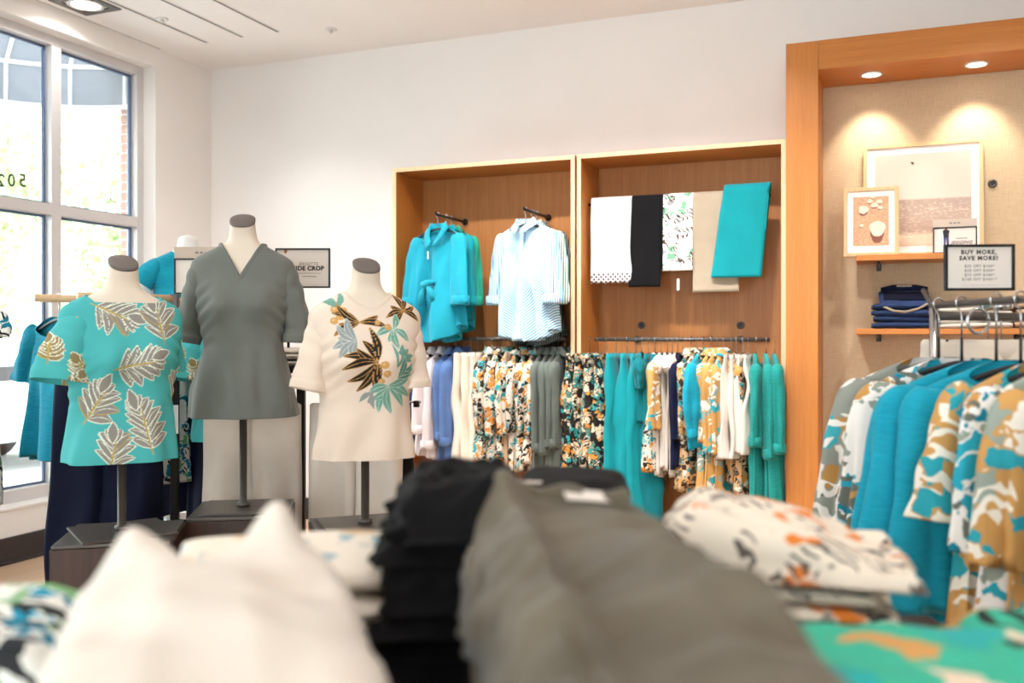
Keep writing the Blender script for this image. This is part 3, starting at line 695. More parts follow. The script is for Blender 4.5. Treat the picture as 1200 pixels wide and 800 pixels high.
def bust(u, d, rz, L, label, boxlab, zneck, boxrz, polew=.014):
    """bust form on a pole: returns world position of the neck point"""
    p = at_d(u, 392, d); PH = .75
    ped = empty('pedestal', (p[0], p[1], 0), boxrz, boxlab, 'pedestal', 'dark display pedestals')
    w = .178
    bevel(MB().box((-w, -w, 0), (w, w, PH - .012)).build('body', M['dkwood'], ped), .003)
    bevel(MB().box((-w + .004, -w + .004, PH - .012), (w - .004, w - .004, PH)).build('lid', M['dkmetal'], ped), .003)
    m = empty('bust_mannequin', (p[0], p[1], PH), rz, label, 'mannequin', 'bust mannequins on pedestals')
    bevel(MB().box((-.145, -.145, 0.0005), (.145, .145, .008)).build('base_plate', M['dkmetal'], m), .002)
    zn = zneck - PH
    q = MB(); q.tube([(0, 0, .008), (0, 0, .022), (0, 0, .023), (0, 0, zn - L + .06)], [polew * 1.7, polew * 1.7, polew, polew], 20); q.build('pole', M['dkmetal'], m, True)
    th = np.linspace(-PI, PI, 64, endpoint=False); zz = np.linspace(-L + .06, .085, 60)
    R = surf(FS, th[None] + 0 * zz[:, None], zz[:, None] + 0 * th[None]); R[..., :2] *= .955
    tilt = R[..., 1] * .55; R[..., 2] += np.where(zz[:, None] > .03, (zz[:, None] - .03) / .055 * tilt, 0)   # the neck is cut at a slant
    bow = sm(.0, .09, zz)[:, None]; R[..., 1] -= .018 * bow
    R[..., 2] += zn
    V, F = loft(R, True, False); mk('torso_form', V, F, M['linenform'], m)
    top = R[-1]; c = top.mean(0); cap = np.stack([top + (0, 0, .0005), c + (top - c) * 1.02 + (0, 0, .001), c + (top - c) * 1.02 + (0, 0, .008), c + (top - c) * .9 + (0, 0, .011)], 0)
    V, F = loft(cap, False, True); mk('neck_cap', V, F, M['neckcap'], m)
    return (p[0], p[1], zneck)

# print drawing: flat leaf shapes in front-of-shirt coordinates
def lens(X, Z, x0, z0, x1, z1, w, bend=0.0, pw=.9):
    dx, dz = x1 - x0, z1 - z0; Lg = math.hypot(dx, dz); tx, tz = dx / Lg, dz / Lg
    a = ((X - x0) * tx + (Z - z0) * tz) / Lg; n = -(X - x0) * tz + (Z - z0) * tx - bend * Lg * np.sin(np.clip(a, 0, 1) * PI)
    prof = w * np.sin(np.clip(a, 0, 1) * PI) ** pw
    return np.where((a > 0) & (a < 1), np.abs(n) - prof, 1.0), a, n, prof
def frond(X, Z, col, x0, z0, ang, Lf, n=7, spread=.9, lw=.0155, ll=.074, grey=S(138, 134, 128), white=S(224, 230, 214), curl=.25, tan=S(178, 156, 92)):
    ang = math.radians(ang); rng = np.random.RandomState(int(abs(x0 * 1e4 + z0 * 1e3)) % 9999)
    for i in range(n):
        s = (i + .5) / n; a2 = ang + curl * (s - .5)
        bx = x0 + math.cos(a2) * Lf * s; bz = z0 + math.sin(a2) * Lf * s
        le = ll * (.55 + .6 * math.sin(PI * min(1, s * .8 + .2)))
        for sd in (-1, 1):
            la = a2 + sd * (spread * (1.15 - .6 * s)) + rng.normal() * .06
            dst, a, nn, pr = lens(X, Z, bx, bz, bx + math.cos(la) * le, bz + math.sin(la) * le, lw * (.8 + .4 * rng.rand()), sd * -.14)
            col[dst < .0020] = (white if rng.rand() < .86 else tan)[:3]
            inn = dst < -.0012; col[inn] = grey[:3]
            col[inn & (np.abs(nn) < pr * .07)] = white[:3]
    la = ang + curl * .5
    dst, a, nn, pr = lens(X, Z, x0 + math.cos(la) * Lf * .9, z0 + math.sin(la) * Lf * .9, x0 + math.cos(la) * (Lf + ll * .8), z0 + math.sin(la) * (Lf + ll * .8), lw)
    col[dst < .0026] = white[:3]; col[dst < -.001] = grey[:3]
    dst, a, nn, pr = lens(X, Z, x0 - math.cos(ang) * .012, z0 - math.sin(ang) * .012, x0 + math.cos(ang) * Lf, z0 + math.sin(ang) * Lf, .0032, curl * .06, .3)
    col[dst < 0] = tan[:3]

# --- A: turquoise boat-neck top with grey fern fronds
TEAL_A = S(72, 172, 174)
FR_A = [(-.105, -.05, -25, .12, 6), (.115, -.17, 98, .11, 5), (-.05, -.255, 10, .13, 6), (-.135, -.42, 58, .11, 5), (.07, -.52, 103, .155, 7), (-.06, -.57, 80, .09, 5), (.15, -.36, 60, .05, 3)]
def col_A(V, back=False):
    col = np.tile(np.array(TEAL_A[:3]), (len(V), 1)); X, Z = V[:, 0] * 1.06, V[:, 2]
    fr = V[:, 1] < .03; c2 = col[fr].copy()
    for x, z, a, l, n in FR_A: frond(X[fr], Z[fr], c2, x, z, a, l, n)
    col[fr] = c2
    bk = ~fr; c3 = col[bk].copy()
    for x, z, a, l, n in ((-.08, -.2, 60, .12, 8), (.08, -.45, 100, .12, 8)): frond(X[bk], Z[bk], c3, x, z, a, l, n)
    col[bk] = c3; return col
def col_As(side):
    def f(V):
        col = np.tile(np.array(TEAL_A[:3]), (len(V), 1)); X, Z = V[:, 0], V[:, 2]
        s = side
        frond(X, Z, col, s * .235, -.225, 90 + s * 10, .06, 6, ll=.045, grey=S(146, 126, 84)); frond(X, Z, col, s * .29, -.19, 90, .05, 4, ll=.03, grey=S(140, 122, 90)); frond(X, Z, col, s * .14, -.085, 90 + s * 60, .07, 4, ll=.05); frond(X, Z, col, s * .125, -.285, 90 - s * 20, .06, 5, ll=.045, grey=S(146, 126, 84)); frond(X, Z, col, s * .18, -.315, 90 + s * 50, .05, 4, ll=.04, grey=S(140, 122, 90))
        return col
    return f
M['print'] = printed('printed jersey')
TA = ease_tab([(-.75, .026, .040, .03), (-.55, .015, .030, .02), (-.38, .034, .036, .03), (-.24, .018, .016, .02), (-.12, .014, .014, .014), (-.03, .010, .010, .010), (.1, .006, .008, .008)])
LA = .555; RA = math.radians(56)
pos = bust(143, 3.06, RA, LA, 'linen bust mannequin wearing the turquoise fern-print top', 'dark pedestal under the turquoise fern-print bust', 1.545, math.radians(34.5))
tA = empty('printed_top', pos, RA, 'turquoise boat-neck top printed with grey fern fronds, on a bust', 'top')
def neck(T, xfun, zb, p=.86):                      # neckline height per angle: where the ring meets the neck opening's half width
    zz = np.linspace(-.2, .03, 460); w = np.interp(zz, T[0], T[1]); xv = xfun(zz)
    def f(th):
        out = np.zeros(len(th))
        for i, t in enumerate(th):
            if math.cos(t) <= 0: out[i] = zb; continue
            g = w * abs(math.sin(t)) ** p - xv; k = np.where(g <= 0)[0]
            out[i] = min(zz[k[0]], zb) if len(k) else zb
        return out
    return f
zt_boat = neck(TA, lambda z: np.where(z < -.042, -1, .098 + (z + .042) * .9) , -.016)
bA, PA = shirt(tA, TA, LA, zt_boat, M['print'], 420, 330, 3, .0062, col_A)
sk = dict(N=140, K=120)
sleeve(tA, [(-.10, 0, -.10), (-.142, -.02, -.13), (-.172, -.045, -.21), (-.186, -.06, -.295)], [.05, .058, .078, .094], [.045, .066, .062, .058], M['print'], seed=4, colf=col_As(-1), cuff=.27, **sk)
sleeve(tA, [(.10, 0, -.105), (.138, .015, -.125), (.155, .035, -.19), (.165, .045, -.27)], [.048, .05, .046, .046], [.045, .06, .056, .054], M['print'], seed=5, colf=col_As(1), cuff=.30, **sk)

# --- B: plain grey-green V-neck
M['sage'] = cloth('grey green jersey', S(108, 111, 106), .8, .05, crease=.08, sheen=.25)
TB = ease_tab([(-.75, .040, .05, .035), (-.55, .028, .036, .022), (-.40, .024, .028, .022), (-.24, .012, .012, .018), (-.12, .012, .012, .012), (-.03, .009, .009, .009), (.1, .006, .008, .008)])
LB = .64
RB = math.radians(31)
pos = bust(285, 3.48, RB, LB, 'linen bust mannequin wearing the grey-green V-neck tee', 'dark pedestal under the grey-green V-neck bust', 1.735, math.radians(31))
tB = empty('v_neck_tee', pos, RB, 'plain grey-green V-neck tee on the tallest bust', 'top')
zt_v = neck(TB, lambda z: np.where(z < -.13, -1, (z + .13) / .13 * .076), -.002)
bB, PB_ = shirt(tB, TB, LB, zt_v, M['sage'], 360, 190, 9, .0055)
band(bB, PB_[-1], .022, .003, M['sage'])
for s in (-1, 1):
    sleeve(tB, [(s * .10, 0, -.10), (s * .144, .0, -.118), (s * .170, .006, -.19), (s * .193, .012, -.29), (s * (.205 if s < 0 else .190), .01, -.365)], [.046, .054, .050, .050, .05], [.04, .058, .058, .058, .058], M['sage'], N=64, K=80, seed=11 + s, wr=.006, cuff=.09)

# --- C: cream top with a spray of printed leaves
CREAM = S(228, 211, 196)
BLK, GLD, GRN, GRY, OCH = S(40, 34, 30), S(196, 150, 90), S(112, 160, 146), S(142, 150, 150), S(206, 158, 98)
def leaf(X, Z, col, x0, z0, ang, l, w, fill, line=None, bend=.1):
    a = math.radians(ang); dst, s, nn, pr = lens(X, Z, x0, z0, x0 + math.cos(a) * l, z0 + math.sin(a) * l, w, bend)
    if line is not None: col[dst < .0022] = line[:3]
    col[dst < 0] = fill[:3]
    if line is not None: col[(dst < -.001) & (np.abs(nn) < .0011)] = line[:3]
def col_C(V):
    col = np.tile(np.array(CREAM[:3]), (len(V), 1)); fr = V[:, 1] < .02; X, Z = V[fr, 0], V[fr, 2]; c = col[fr].copy()
    def fan(x, z, angs, l, w, fill, line, b=.1):
        for i, a in enumerate(angs): leaf(X, Z, c, x, z, a, l * (.8 + .4 * math.sin(i * 2.1 + 1) ** 2), w, fill, line, b * (1 if i % 2 else -1))
    def berry(x, z, r, f):
        d = np.hypot(X - x, (Z - z) * 1.1); c[d < r] = f[:3]; c[(d < r * .55) & (np.hypot(X - x + .004, Z - z - .004) < r * .35)] = S(226, 190, 140)[:3]
    for x, z, r in ((-.115, -.062, .015), (-.10, -.085, .014), (-.12, -.10, .013), (-.088, -.066, .012), (-.105, -.045, .011)): berry(x, z, r, OCH)
    fan(-.11, -.055, (150, 110, 70), .05, .010, GRN, None)
    fan(-.04, -.105, (160, 185, 208, 140, 20, -10), .085, .010, BLK, GLD)
    fan(.115, -.065, (120, 160, 200, 60, 20, -30, 240), .060, .008, BLK, GLD)
    fan(-.055, -.165, (200, 170, 225, 140, 250, 110), .072, .012, GRY, S(190, 196, 194))
    fan(.075, -.125, (200, 240, 280, 320, 80), .062, .011, GRN, S(196, 214, 200))
    fan(.012, -.235, (170, 148, 192, 214, 124, 236, 100, 262, 285), .105, .0125, BLK, GLD)
    fan(.075, -.255, (70, 40, 100), .075, .006, GRN, None); fan(.105, -.215, (0, 50, 330, 100, 150), .035, .009, GRN, None)
    for x, z, r in ((.035, -.245, .014), (.045, -.275, .013), (.028, -.30, .012), (.055, -.12, .012), (.02, -.105, .010)): berry(x, z, r, OCH)
    fan(.05, -.315, (250, 222, 278, 310, 200, 335, 25), .085, .013, GRN, S(180, 204, 190)); fan(.0, -.335, (215, 245, 275), .05, .009, GRY, None)
    fan(.085, -.29, (40, 10, 75), .07, .011, S(78, 134, 126), S(180, 204, 190))
    col[fr] = c; return col
TC = ease_tab([(-.75, .024, .034, .03), (-.55, .012, .026, .02), (-.40, .026, .030, .026), (-.24, .014, .014, .02), (-.12, .014, .014, .014), (-.03, .009, .009, .009), (.1, .006, .008, .008)])
LC, RC = .56, math.radians(43)
pos = bust(428, 3.17, RC, LC, 'linen bust mannequin wearing the cream leaf-print top', 'dark pedestal under the cream leaf-print bust', 1.545, math.radians(38))
tC = empty('leaf_print_top', pos, RC, 'cream round-neck top with a spray of black, gold and green leaves', 'top')
zt_round = neck(TC, lambda z: np.where(z < -.055, -1, .082 * np.sqrt(np.clip((z + .055) / .055, 0, 1)) + .004), -.004)
M['creamj'] = cloth('cream jersey', CREAM, .8, .03, crease=.08)
bC, PC_ = shirt(tC, TC, LC, zt_round, M['print'], 420, 330, 15, .006, col_C)
band(bC, PC_[-1], .014, .002, M['creamj'])
plainC = lambda V: np.tile(np.array(CREAM[:3]), (len(V), 1))
for s in (-1, 1):
    sleeve(tC, [(s * .10, 0, -.10), (s * .142, -.0, -.120), (s * (.165 if s < 0 else .156), -.006, -.20), (s * (.195 if s < 0 else .166), -.015, -.33)], [.046, .054, .056, .062], [.04, .058, .058, .06], M['creamj'], N=64, K=80, seed=17 + s, wr=.004, cuff=.06)

# ---------------------------------------------------------------- hanging garments
# origin of every hanging thing: where its hook sits on the rail; x across the shoulders, front towards -y
GC = {}                                             # shared meshes
def part(key, name, gen, parent, mat, loc=None, rot=None):
    if key not in GC:
        V, F = gen(); me = bpy.data.meshes.new(name)
        me.from_pydata(np.asarray(V).tolist(), [], F.tolist() if isinstance(F, np.ndarray) else F)
        me.polygons.foreach_set('use_smooth', [True] * len(me.polygons)); me.materials.append(mat); GC[key] = me
    return link(name, GC[key], parent, loc, rot, mat)
HK = .095                                           # from rail to the garment's neck
def hook_gen(r=.0022):
    a = np.linspace(-.4, PI + .2, 14); pts = [(.014 * math.cos(t), 0, -.010 + .0145 * math.sin(t)) for t in a]
    pts = pts + [(-.010, 0, -.024), (-.002, 0, -.036), (0, 0, -.05), (0, 0, -HK - .01)]
    return tube(pts[::-1], r, 7)
def hangbar_gen(W, t=.008):
    x = np.linspace(-1, 1, 21); pts = [(k * W / 2, 0, -HK - .012 - .05 * abs(k) ** 1.5) for k in x]
    V, F = tube(pts, [t * (1 - .35 * abs(k)) for k in x], 8); V = V.copy(); V[:, 1] *= .8; return V, F
def hanger(loc, rz, W, mat, label, group, clip=False, ext=0.0):
    h = empty('clothes_hanger', loc, rz, label, 'hanger', group)
    if ext: part(('stem', ext), 'stem', lambda: tube([(0, 0, -HK), (0, 0, -HK - ext - .005)], .0035, 8), h, M['black'])
    part('hook', 'hook', hook_gen, h, M['chrome'])
    if clip:
        part(('cbar', W), 'bar', lambda: tube([(-W / 2, 0, -HK - .012), (0, 0, -HK - .010), (W / 2, 0, -HK - .012)], .005, 8), h, M['chrome'])
        for s in (-1, 1):
            part('clip', 'clip', lambda: MB().box((-.011, -.011, -.022), (.011, .011, .006)).V[0:1][0:1] and (MB().box((-.011, -.011, -.022), (.011, .011, .006)).V[0], MB().box((0, 0, 0), (1, 1, 1)).F), h, M['blackmetal'], (s * (W / 2 - .02), 0, -HK - .012))
    else: part(('hbar', W), 'bar', lambda: hangbar_gen(W), h, mat, (0, 0, -ext))
    return h
def top_body_gen(W, L, th, seed, flare=1.15, nk=.062, vneck=.06, back=.0, amp=.5, N=56, K=46, tail=0.0):
    zt_ = lambda c: np.where(c > 0, -vneck * np.clip(c, 0, 1) ** 1.2, -back)
    def g():
        t = np.linspace(-PI, PI, N, endpoint=False); v = np.linspace(0, 1, K)
        sl = .055; zs = -sl
        zt = zt_(np.cos(t)); Lt = (L - tail * np.abs(np.sin(t)) ** 3 + .012 * np.sin(t * 2 + seed))[None]; z = -Lt + v[:, None] ** .9 * (Lt + zt[None])
        w = np.where(z > zs, nk + (W / 2 - nk) * np.clip(-z / sl, 0, 1) ** .85, W / 2 * (1 + (flare - 1) * np.clip((-z - sl) / (L - sl), 0, 1)) * (1 - .06 * np.exp(-((-z - L * .55) / .15) ** 2)))
        h = .018 + (th - .018) * sm(.0, .35, -z)
        s, c = np.sin(t)[None], np.cos(t)[None]
        x = w * np.sign(s) * np.abs(s) ** .8; y = -h * np.sign(c) * np.abs(c) ** .9
        low = sm(.08, L, -z); rng = np.random.RandomState(seed)
        f = np.sin(t * rng.randint(6, 9) + seed + 1.2 * np.sin(t * 2 + seed))[None] * low + .6 * fn(np.stack([x, y, z * .35], -1), seed, 26, 3) * sm(.03, .2, -z)
        y = y * (1 + 0 * f) + np.sign(-c) * 0 + f * th * amp * np.abs(c) ** .3; x = x + .3 * f * th * amp * s
        P = np.stack([x, y, z - HK], -1)
        cen = P.mean(1, keepdims=True); lip = P[:1] * .985 + cen[:1] * .015 + np.array([0, 0, .02])
        return loft(np.concatenate([lip, P], 0))
    return g
def sleeve_gen(side, W, Ls, seed, r0=.062, r1=.05, out=.05, fwd=-.02, flat=.62, puff=0.0, N=26, K=34):
    def g():
        t = np.linspace(0, 1, K); x0 = W / 2 - .035
        P = np.stack([side * (x0 + .03 * sm(0, .15, t) + out * t), fwd * t, -.075 - HK + .012 - (Ls - .05) * t ** 1.05], -1)
        T = np.gradient(P, axis=0); T /= np.linalg.norm(T, axis=1)[:, None]
        e2 = np.array([0, 1.0, 0])[None] - T * T[:, 1:2]; e2 /= np.linalg.norm(e2, axis=1)[:, None]; e1 = np.cross(T, e2)
        a = np.linspace(0, 2 * PI, N, endpoint=False); r = r0 * sm(-.12, .12, t) * (1 - t) + r1 * t + puff * np.sin(PI * t) ** 2
        f = 1 + .26 * np.sin(3 * a[None] + seed + 1.2 * t[:, None]) * sm(.05, .5, t)[:, None] + .12 * np.sin(7 * a[None] + seed * 2 - t[:, None]) * t[:, None] + .05 * np.sin(t * 17 + seed)[:, None] * np.cos(a + seed)[None]
        R = P[:, None] + r[:, None, None] * f[..., None] * (np.cos(a)[None, :, None] * e1[:, None] + flat * np.sin(a)[None, :, None] * e2[:, None])
        inn = P[-1] + (R[-1] - P[-1]) * .88 + np.array([0, 0, .03]); R = np.concatenate([R, inn[None]], 0)
        return loft(R, True, False)
    return g
def cuff_gen(side, W, Ls, r1, out, fwd, flat=.62):
    def g():
        c = np.array([side * (W / 2 - .005 + out), fwd, -.075 - HK + .012 - (Ls - .05)]); a = np.linspace(0, 2 * PI, 26, endpoint=False)
        R = [c + np.stack([r * np.cos(a), r * flat * np.sin(a), np.full(26, z)], -1) for r, z in ((r1 * 1.02, .055), (r1 * 1.12, .05), (r1 * 1.14, .0), (r1 * 1.0, -.006), (r1 * .9, .02))]
        return loft(R)
    return g
def collar_gen(nk=.062, h=.035, vneck=.06, spread=1.25, N=40):
    def g():
        t = np.linspace(-PI + .22, PI - .22, N)       # open at the front; angle 0 is the back
        x = np.sin(t); c = np.cos(t); drop = -vneck * np.clip(-c, 0, 1) ** 1.5
        rows = []
        for k, (rr, dz) in enumerate(((1.0, -.006), (1.02, h * .8), (1.12, h), (1.32, h * .35), (1.40 * spread, -h * .25), (1.36 * spread, -h * .3), (1.2, h * .3))):
            pt = np.where(np.abs(t) > 2.3, 1.15, 1.0) if k in (3, 4, 5) else 1
            rows.append(np.stack([nk * rr * x, .040 * rr * c * pt - .004, drop + dz - HK - .004], -1))
        return np.array(rows).reshape(-1, 3), gridf(len(rows), N)
    return g
def placket_gen(L, th, v=.06):
    def g():
        z = np.linspace(-v - .005, -L + .01, 26); rows = []
        h = .018 + (th - .018) * sm(.0, .35, -z)
        for dx, dy in ((-.014, .002), (-.014, -.005), (.014, -.005), (.014, .002)): rows.append(np.stack([np.full(26, dx), -h * 1.05 + dy - .003, z - HK], -1))
        return np.array(rows).reshape(-1, 3), gridf(4, 26)
    return g
def hang_top(loc, rz, mat, label, cat='top', group=None, W=.40, L=.66, Ls=.5, th=.055, seed=0, collar=False, flare=1.15, vneck=.05, r1=.05, out=.035, fwd=-.01, puff=0.0, cuff=False, amp=.5, name='blouse', slmat=None, placket=False, hi=1, tail=0.0):
    g = empty(name, loc, rz, label, cat, group); sm_ = slmat or mat
    part(('tb', W, L, th, seed, flare, vneck, amp, hi, tail), 'body', top_body_gen(W, L, th, seed, flare, .062, vneck, 0, amp, 56 * hi, 46 * hi, tail), g, mat)
    for s in (-1, 1):
        sl = part(('sl', s, W, Ls, seed, r1, out, puff, fwd, hi), 'sleeve', sleeve_gen(s, W, Ls, seed, .062, r1, out, fwd, .62, puff, 26 * hi, 34 * hi), g, sm_)
        if cuff: part(('cf', s, W, Ls, r1, out, fwd), 'cuff', cuff_gen(s, W, Ls, r1, out, fwd), sl, sm_)
    if collar: part(('co', vneck), 'collar', collar_gen(vneck=vneck), g, mat)
    if placket: part(('pk', L, th, vneck), 'placket', placket_gen(L, th, vneck), g, mat)
    return g
def leg_gen(side, W, L, th, seed, flare, N=28, K=40, rise=.24):
    def g():
        t = np.linspace(0, 1, K); z = -t * L; hw = W / 4 * 1.06 * (1 + (flare - 1) * t); cx = side * (W / 4 * .97 + (flare - 1) * W / 4 * t * .9)
        a = np.linspace(0, 2 * PI, N, endpoint=False); h = th * (.35 + .65 * sm(0, .25, t)) * (1 + .15 * np.sin(t * 9 + seed))
        f = 1 + .34 * np.sin(4 * a[None] + seed * 2 + 1.5 * t[:, None]) * sm(.05, .4, t)[:, None] + .12 * np.sin(7 * a[None] + seed) * t[:, None]
        x = cx[:, None] + hw[:, None] * np.sign(np.cos(a))[None] * np.abs(np.cos(a))[None] ** .75 * (.9 + .1 * f); y = h[:, None] * np.sin(a)[None] * f
        R = np.stack([x, y, np.repeat(z[:, None], N, 1) - HK - .012], -1); R[..., 1] += .012 * fn(R, seed, 14, 2) * sm(0, .3, t)[:, None]
        inn = R[-1] * .9 + R[-1].mean(0) * .1 + np.array([0, 0, .03]); return loft(np.concatenate([R, inn[None]], 0), True, False)
    return g
def waist_gen(W, th, h=.045):
    def g():
        a = np.linspace(0, 2 * PI, 40, endpoint=False); x = W / 2 * .99 * np.sign(np.cos(a)) * np.abs(np.cos(a)) ** .7
        rows = [np.stack([x * k, th * .42 * kk * np.sin(a) + 0 * x, z - HK - .01 - .006 * np.sin(a) * 0], -1) for k, kk, z in ((.95, .7, -.01), (.97, .75, .004), (1.0, 1.0, .002), (1.0, 1.08, -h), (.985, .95, -h - .004))]
        return loft(rows)
    return g
def hang_pants(loc, rz, mat, label, group=None, W=.36, L=.95, th=.035, seed=0, flare=1.0, name='trousers', cat='trousers'):
    g = empty(name, loc, rz, label, cat, group)
    for s in (-1, 1): part(('lg', s, W, L, th, seed, flare), 'leg', leg_gen(s, W, L, th, seed, flare), g, mat)
    part(('wb', W, th), 'waistband', waist_gen(W, th), g, mat)
    return g
# fabrics
TEALS = S(24, 168, 178)
M['teal'] = cloth('teal cotton', S(16, 138, 146), .8, .06); M['tealdk'] = cloth('deep teal cotton', S(12, 108, 116), .8, .08); M['tealgr'] = cloth('jade cotton', S(40, 158, 132), .8, .06)
M['cyan'] = cloth('bright turquoise cotton', S(30, 150, 172), .75, .05); M['tealtee'] = cloth('heathered teal jersey', S(24, 138, 164), .85, .08, slub=.35)
M['tealblue'] = cloth('sea blue knit', S(24, 150, 176), .85, .08, slub=.2); M['lace'] = cloth('teal gauze', S(28, 132, 126), .85, .10, slub=.3)
M['whitec'] = cloth('white cotton', S(216, 206, 196), .85, .03); M['pinkw'] = cloth('blush white cotton', S(224, 212, 214), .85, .03); M['ivory'] = cloth('ivory twill', S(224, 210, 194), .85, .04)
M['navy'] = cloth('navy cotton', S(22, 28, 56), .85, .10, sheen=.02); M['navydk'] = cloth('dark navy crepe', S(13, 18, 40), .8, .15, sheen=.02, crease=.15); M['denim'] = cloth('blue denim', S(42, 62, 108), .85, .18, sheen=.02, slub=.2); M['chambray'] = cloth('chambray', S(88, 116, 166), .85, .08, slub=.15)
M['indigo'] = cloth('dark denim', S(42, 58, 94), .85, .25, sheen=.02, slub=.25)
M['olive'] = cloth('olive grey twill', S(98, 90, 76), .85, .2, crease=.6); M['greyj'] = cloth('grey green jacket cloth', S(96, 102, 96), .85, .10); M['khaki'] = cloth('khaki twill', S(166, 150, 130), .85, .05); M['tan'] = cloth('tan twill', S(190, 160, 130), .85, .05)
M['blackc'] = cloth('black cotton', S(15, 14, 16), .85, .12, sheen=.02); M['beige'] = cloth('pale beige twill', S(214, 202, 190), .85, .04, crease=.35)
M['fl_dark'] = floral('dark leaf print', S(26, 24, 24), [S(54, 150, 150), S(206, 140, 66), S(226, 204, 176), S(40, 38, 36), S(90, 130, 120)], 34, .66, 1, S(216, 196, 170))
M['fl_or'] = floral('orange and teal leaf print', S(226, 214, 198), [S(206, 136, 62), S(46, 150, 160), S(60, 46, 38), S(120, 168, 160), S(206, 136, 62), S(40, 36, 34)], 26, .7, 1, S(40, 34, 30))
M['fl_mix'] = floral('earthy leaf print', S(196, 160, 120), [S(60, 44, 34), S(214, 150, 80), S(60, 140, 146), S(232, 222, 208), S(90, 84, 70)], 28, .7, 1, S(36, 30, 28))
M['fl_wh'] = floral('white tropical print', S(238, 234, 230), [S(42, 164, 186), S(196, 146, 84), S(238, 234, 230), S(148, 158, 146), S(30, 130, 156)], 17, .66, 1, S(108, 112, 104))
M['fl_gold'] = floral('ochre tropical print', S(200, 150, 88), [S(236, 228, 214), S(46, 158, 172), S(200, 150, 88), S(150, 160, 150), S(46, 158, 172)], 17, .62, 1, S(236, 228, 214))
M['fl_grey'] = floral('grey and ochre print', S(146, 150, 142), [S(186, 138, 76), S(64, 168, 182), S(232, 228, 222), S(146, 150, 142), S(54, 54, 50)], 15, .66, 1, S(236, 232, 226))
M['fl_blue'] = floral('blue tropical print', S(232, 232, 226), [S(28, 148, 180), S(34, 40, 44), S(120, 170, 120), S(28, 120, 150), S(232, 232, 226)], 22, .62, 1, S(44, 46, 48))
M['fl_cream'] = floral('cream marbled print', S(232, 220, 204), [S(232, 220, 204), S(224, 128, 52), S(70, 64, 62), S(232, 220, 204), S(232, 220, 204), S(224, 128, 52), S(156, 146, 138)], 30, .5, 1, S(104, 94, 88), lw=.72)
M['fl_green'] = floral('green tropical print', S(64, 178, 150), [S(206, 154, 92), S(46, 42, 42), S(46, 170, 168), S(226, 206, 184), S(64, 178, 150)], 14, .6, 1, S(40, 52, 48))
M['fl_pant'] = floral('white palm print', S(240, 236, 230), [S(120, 170, 140), S(240, 236, 230), S(150, 150, 150), S(240, 236, 230), S(120, 170, 140)], 26, .5, 1, S(76, 52, 44))
M['st_blue'] = stripes('blue chevron stripe', S(236, 244, 246), S(72, 160, 206), 55, 'CHEVRON', slant=1.3); M['st_bluev'] = stripes('blue stripe', S(236, 244, 246), S(72, 160, 206), 62, 'X')
M['st_green'] = stripes('green stripe', S(226, 236, 226), S(92, 138, 124), 60, 'X'); M['st_grey'] = stripes('dark stripe', S(120, 130, 130), S(52, 56, 58), 60, 'X'); M['st_nav'] = stripes('navy stripe', S(240, 238, 240), S(46, 50, 82), 26, 'Z', duty=.68)

# ---------------------------------------------------------------- rails and arms in the cabinets
RY, RZ = 5.66, 1.385
def rail(u0, u1, label):
    a = at_y(u0, 392, RY)[0]; b = at_y(u1, 392, RY)[0]
    root = empty('clothes_rail', ((a + b) / 2, RY, RZ), 0, label, 'clothes rail', 'garment rails in the cabinets'); h = (b - a) / 2
    V, F = tube([(-h, 0, -.014), (h, 0, -.014)], .0125, 14); mk('bar', V, F, M['dkmetal'], root)
    for s in (-1, 1):
        V, F = tube([(s * h * .62, .0, -.014), (s * h * .62, YB - RY - .002, -.014)], .009, 10); br = mk('bracket', V, F, M['dkmetal'], root)
        V, F = tube([(s * h * .62, YB - RY - .012, -.014), (s * h * .62, YB - RY - .001, -.014)], .022, 16); mk('bracket_rose', V, F, M['dkmetal'], br)
    return a, b
rail(473, 662, 'metal clothes rail under the blouses and striped shirts'); rail(697, 902, 'metal clothes rail under the folded trousers')
rr = random.Random(7)
def on_rail(u, kind, mat, label, group, clip=None, dz=0.0, **k):
    p = at_y(u, 392, RY); rz = math.radians(k.pop('rz', 9 * math.sin(u / 23.0))) + PI / 2          # shoulders run from the wall to the room
    hl = ('chrome clip hanger' if kind == 'pants' else 'slim black hanger') + ' on the rail under the ' + ('folded trousers' if u > 680 else 'blouses and striped shirts')
    hanger((p[0], RY, RZ), rz, 0.33 if kind == 'pants' else .31, M['black'], hl, hl + 's', kind == 'pants')
    lo = (p[0], RY, RZ + dz); k.setdefault('out', -.005); k.setdefault('flare', 1.05); k.setdefault('amp', .8) if kind != 'pants' else 0; k.setdefault('r1', .04) if kind != 'pants' else k.pop('out')
    if kind == 'pants': return hang_pants(lo, rz, M[mat], label, group, **k)
    return hang_top(lo, rz, M[mat], label, k.pop('cat', 'top'), group, **k)
R1 = ' on the rail under the blouses'
def row(us, *a, **k):
    for i, u in enumerate(us):
        kk = {x: y for x, y in k.items() if x != 'seed'}; kk['L'] = round(k['L'] + rr.uniform(-.03, .03), 3)
        if 'Ls' in kk: kk['Ls'] = round(kk['Ls'] * rr.uniform(.88, 1.08), 3); kk['fwd'] = round(rr.uniform(-.012, .012), 3); kk['th'] = round(k['th'] * rr.uniform(.55, .7), 3); kk['W'] = round(k['W'] - rr.uniform(.01, .06), 3)
        on_rail(u, *a, seed=k.get('seed', 0) + i * 5, rz=9 * math.sin(u / 23.0) + rr.uniform(-1.5, 1.5), **kk)
row((474, 482, 490, 498, 505), 'pants', 'denim', 'dark blue denim trousers' + R1, 'dark blue trousers', L=.66, W=.40, th=.03, seed=1)
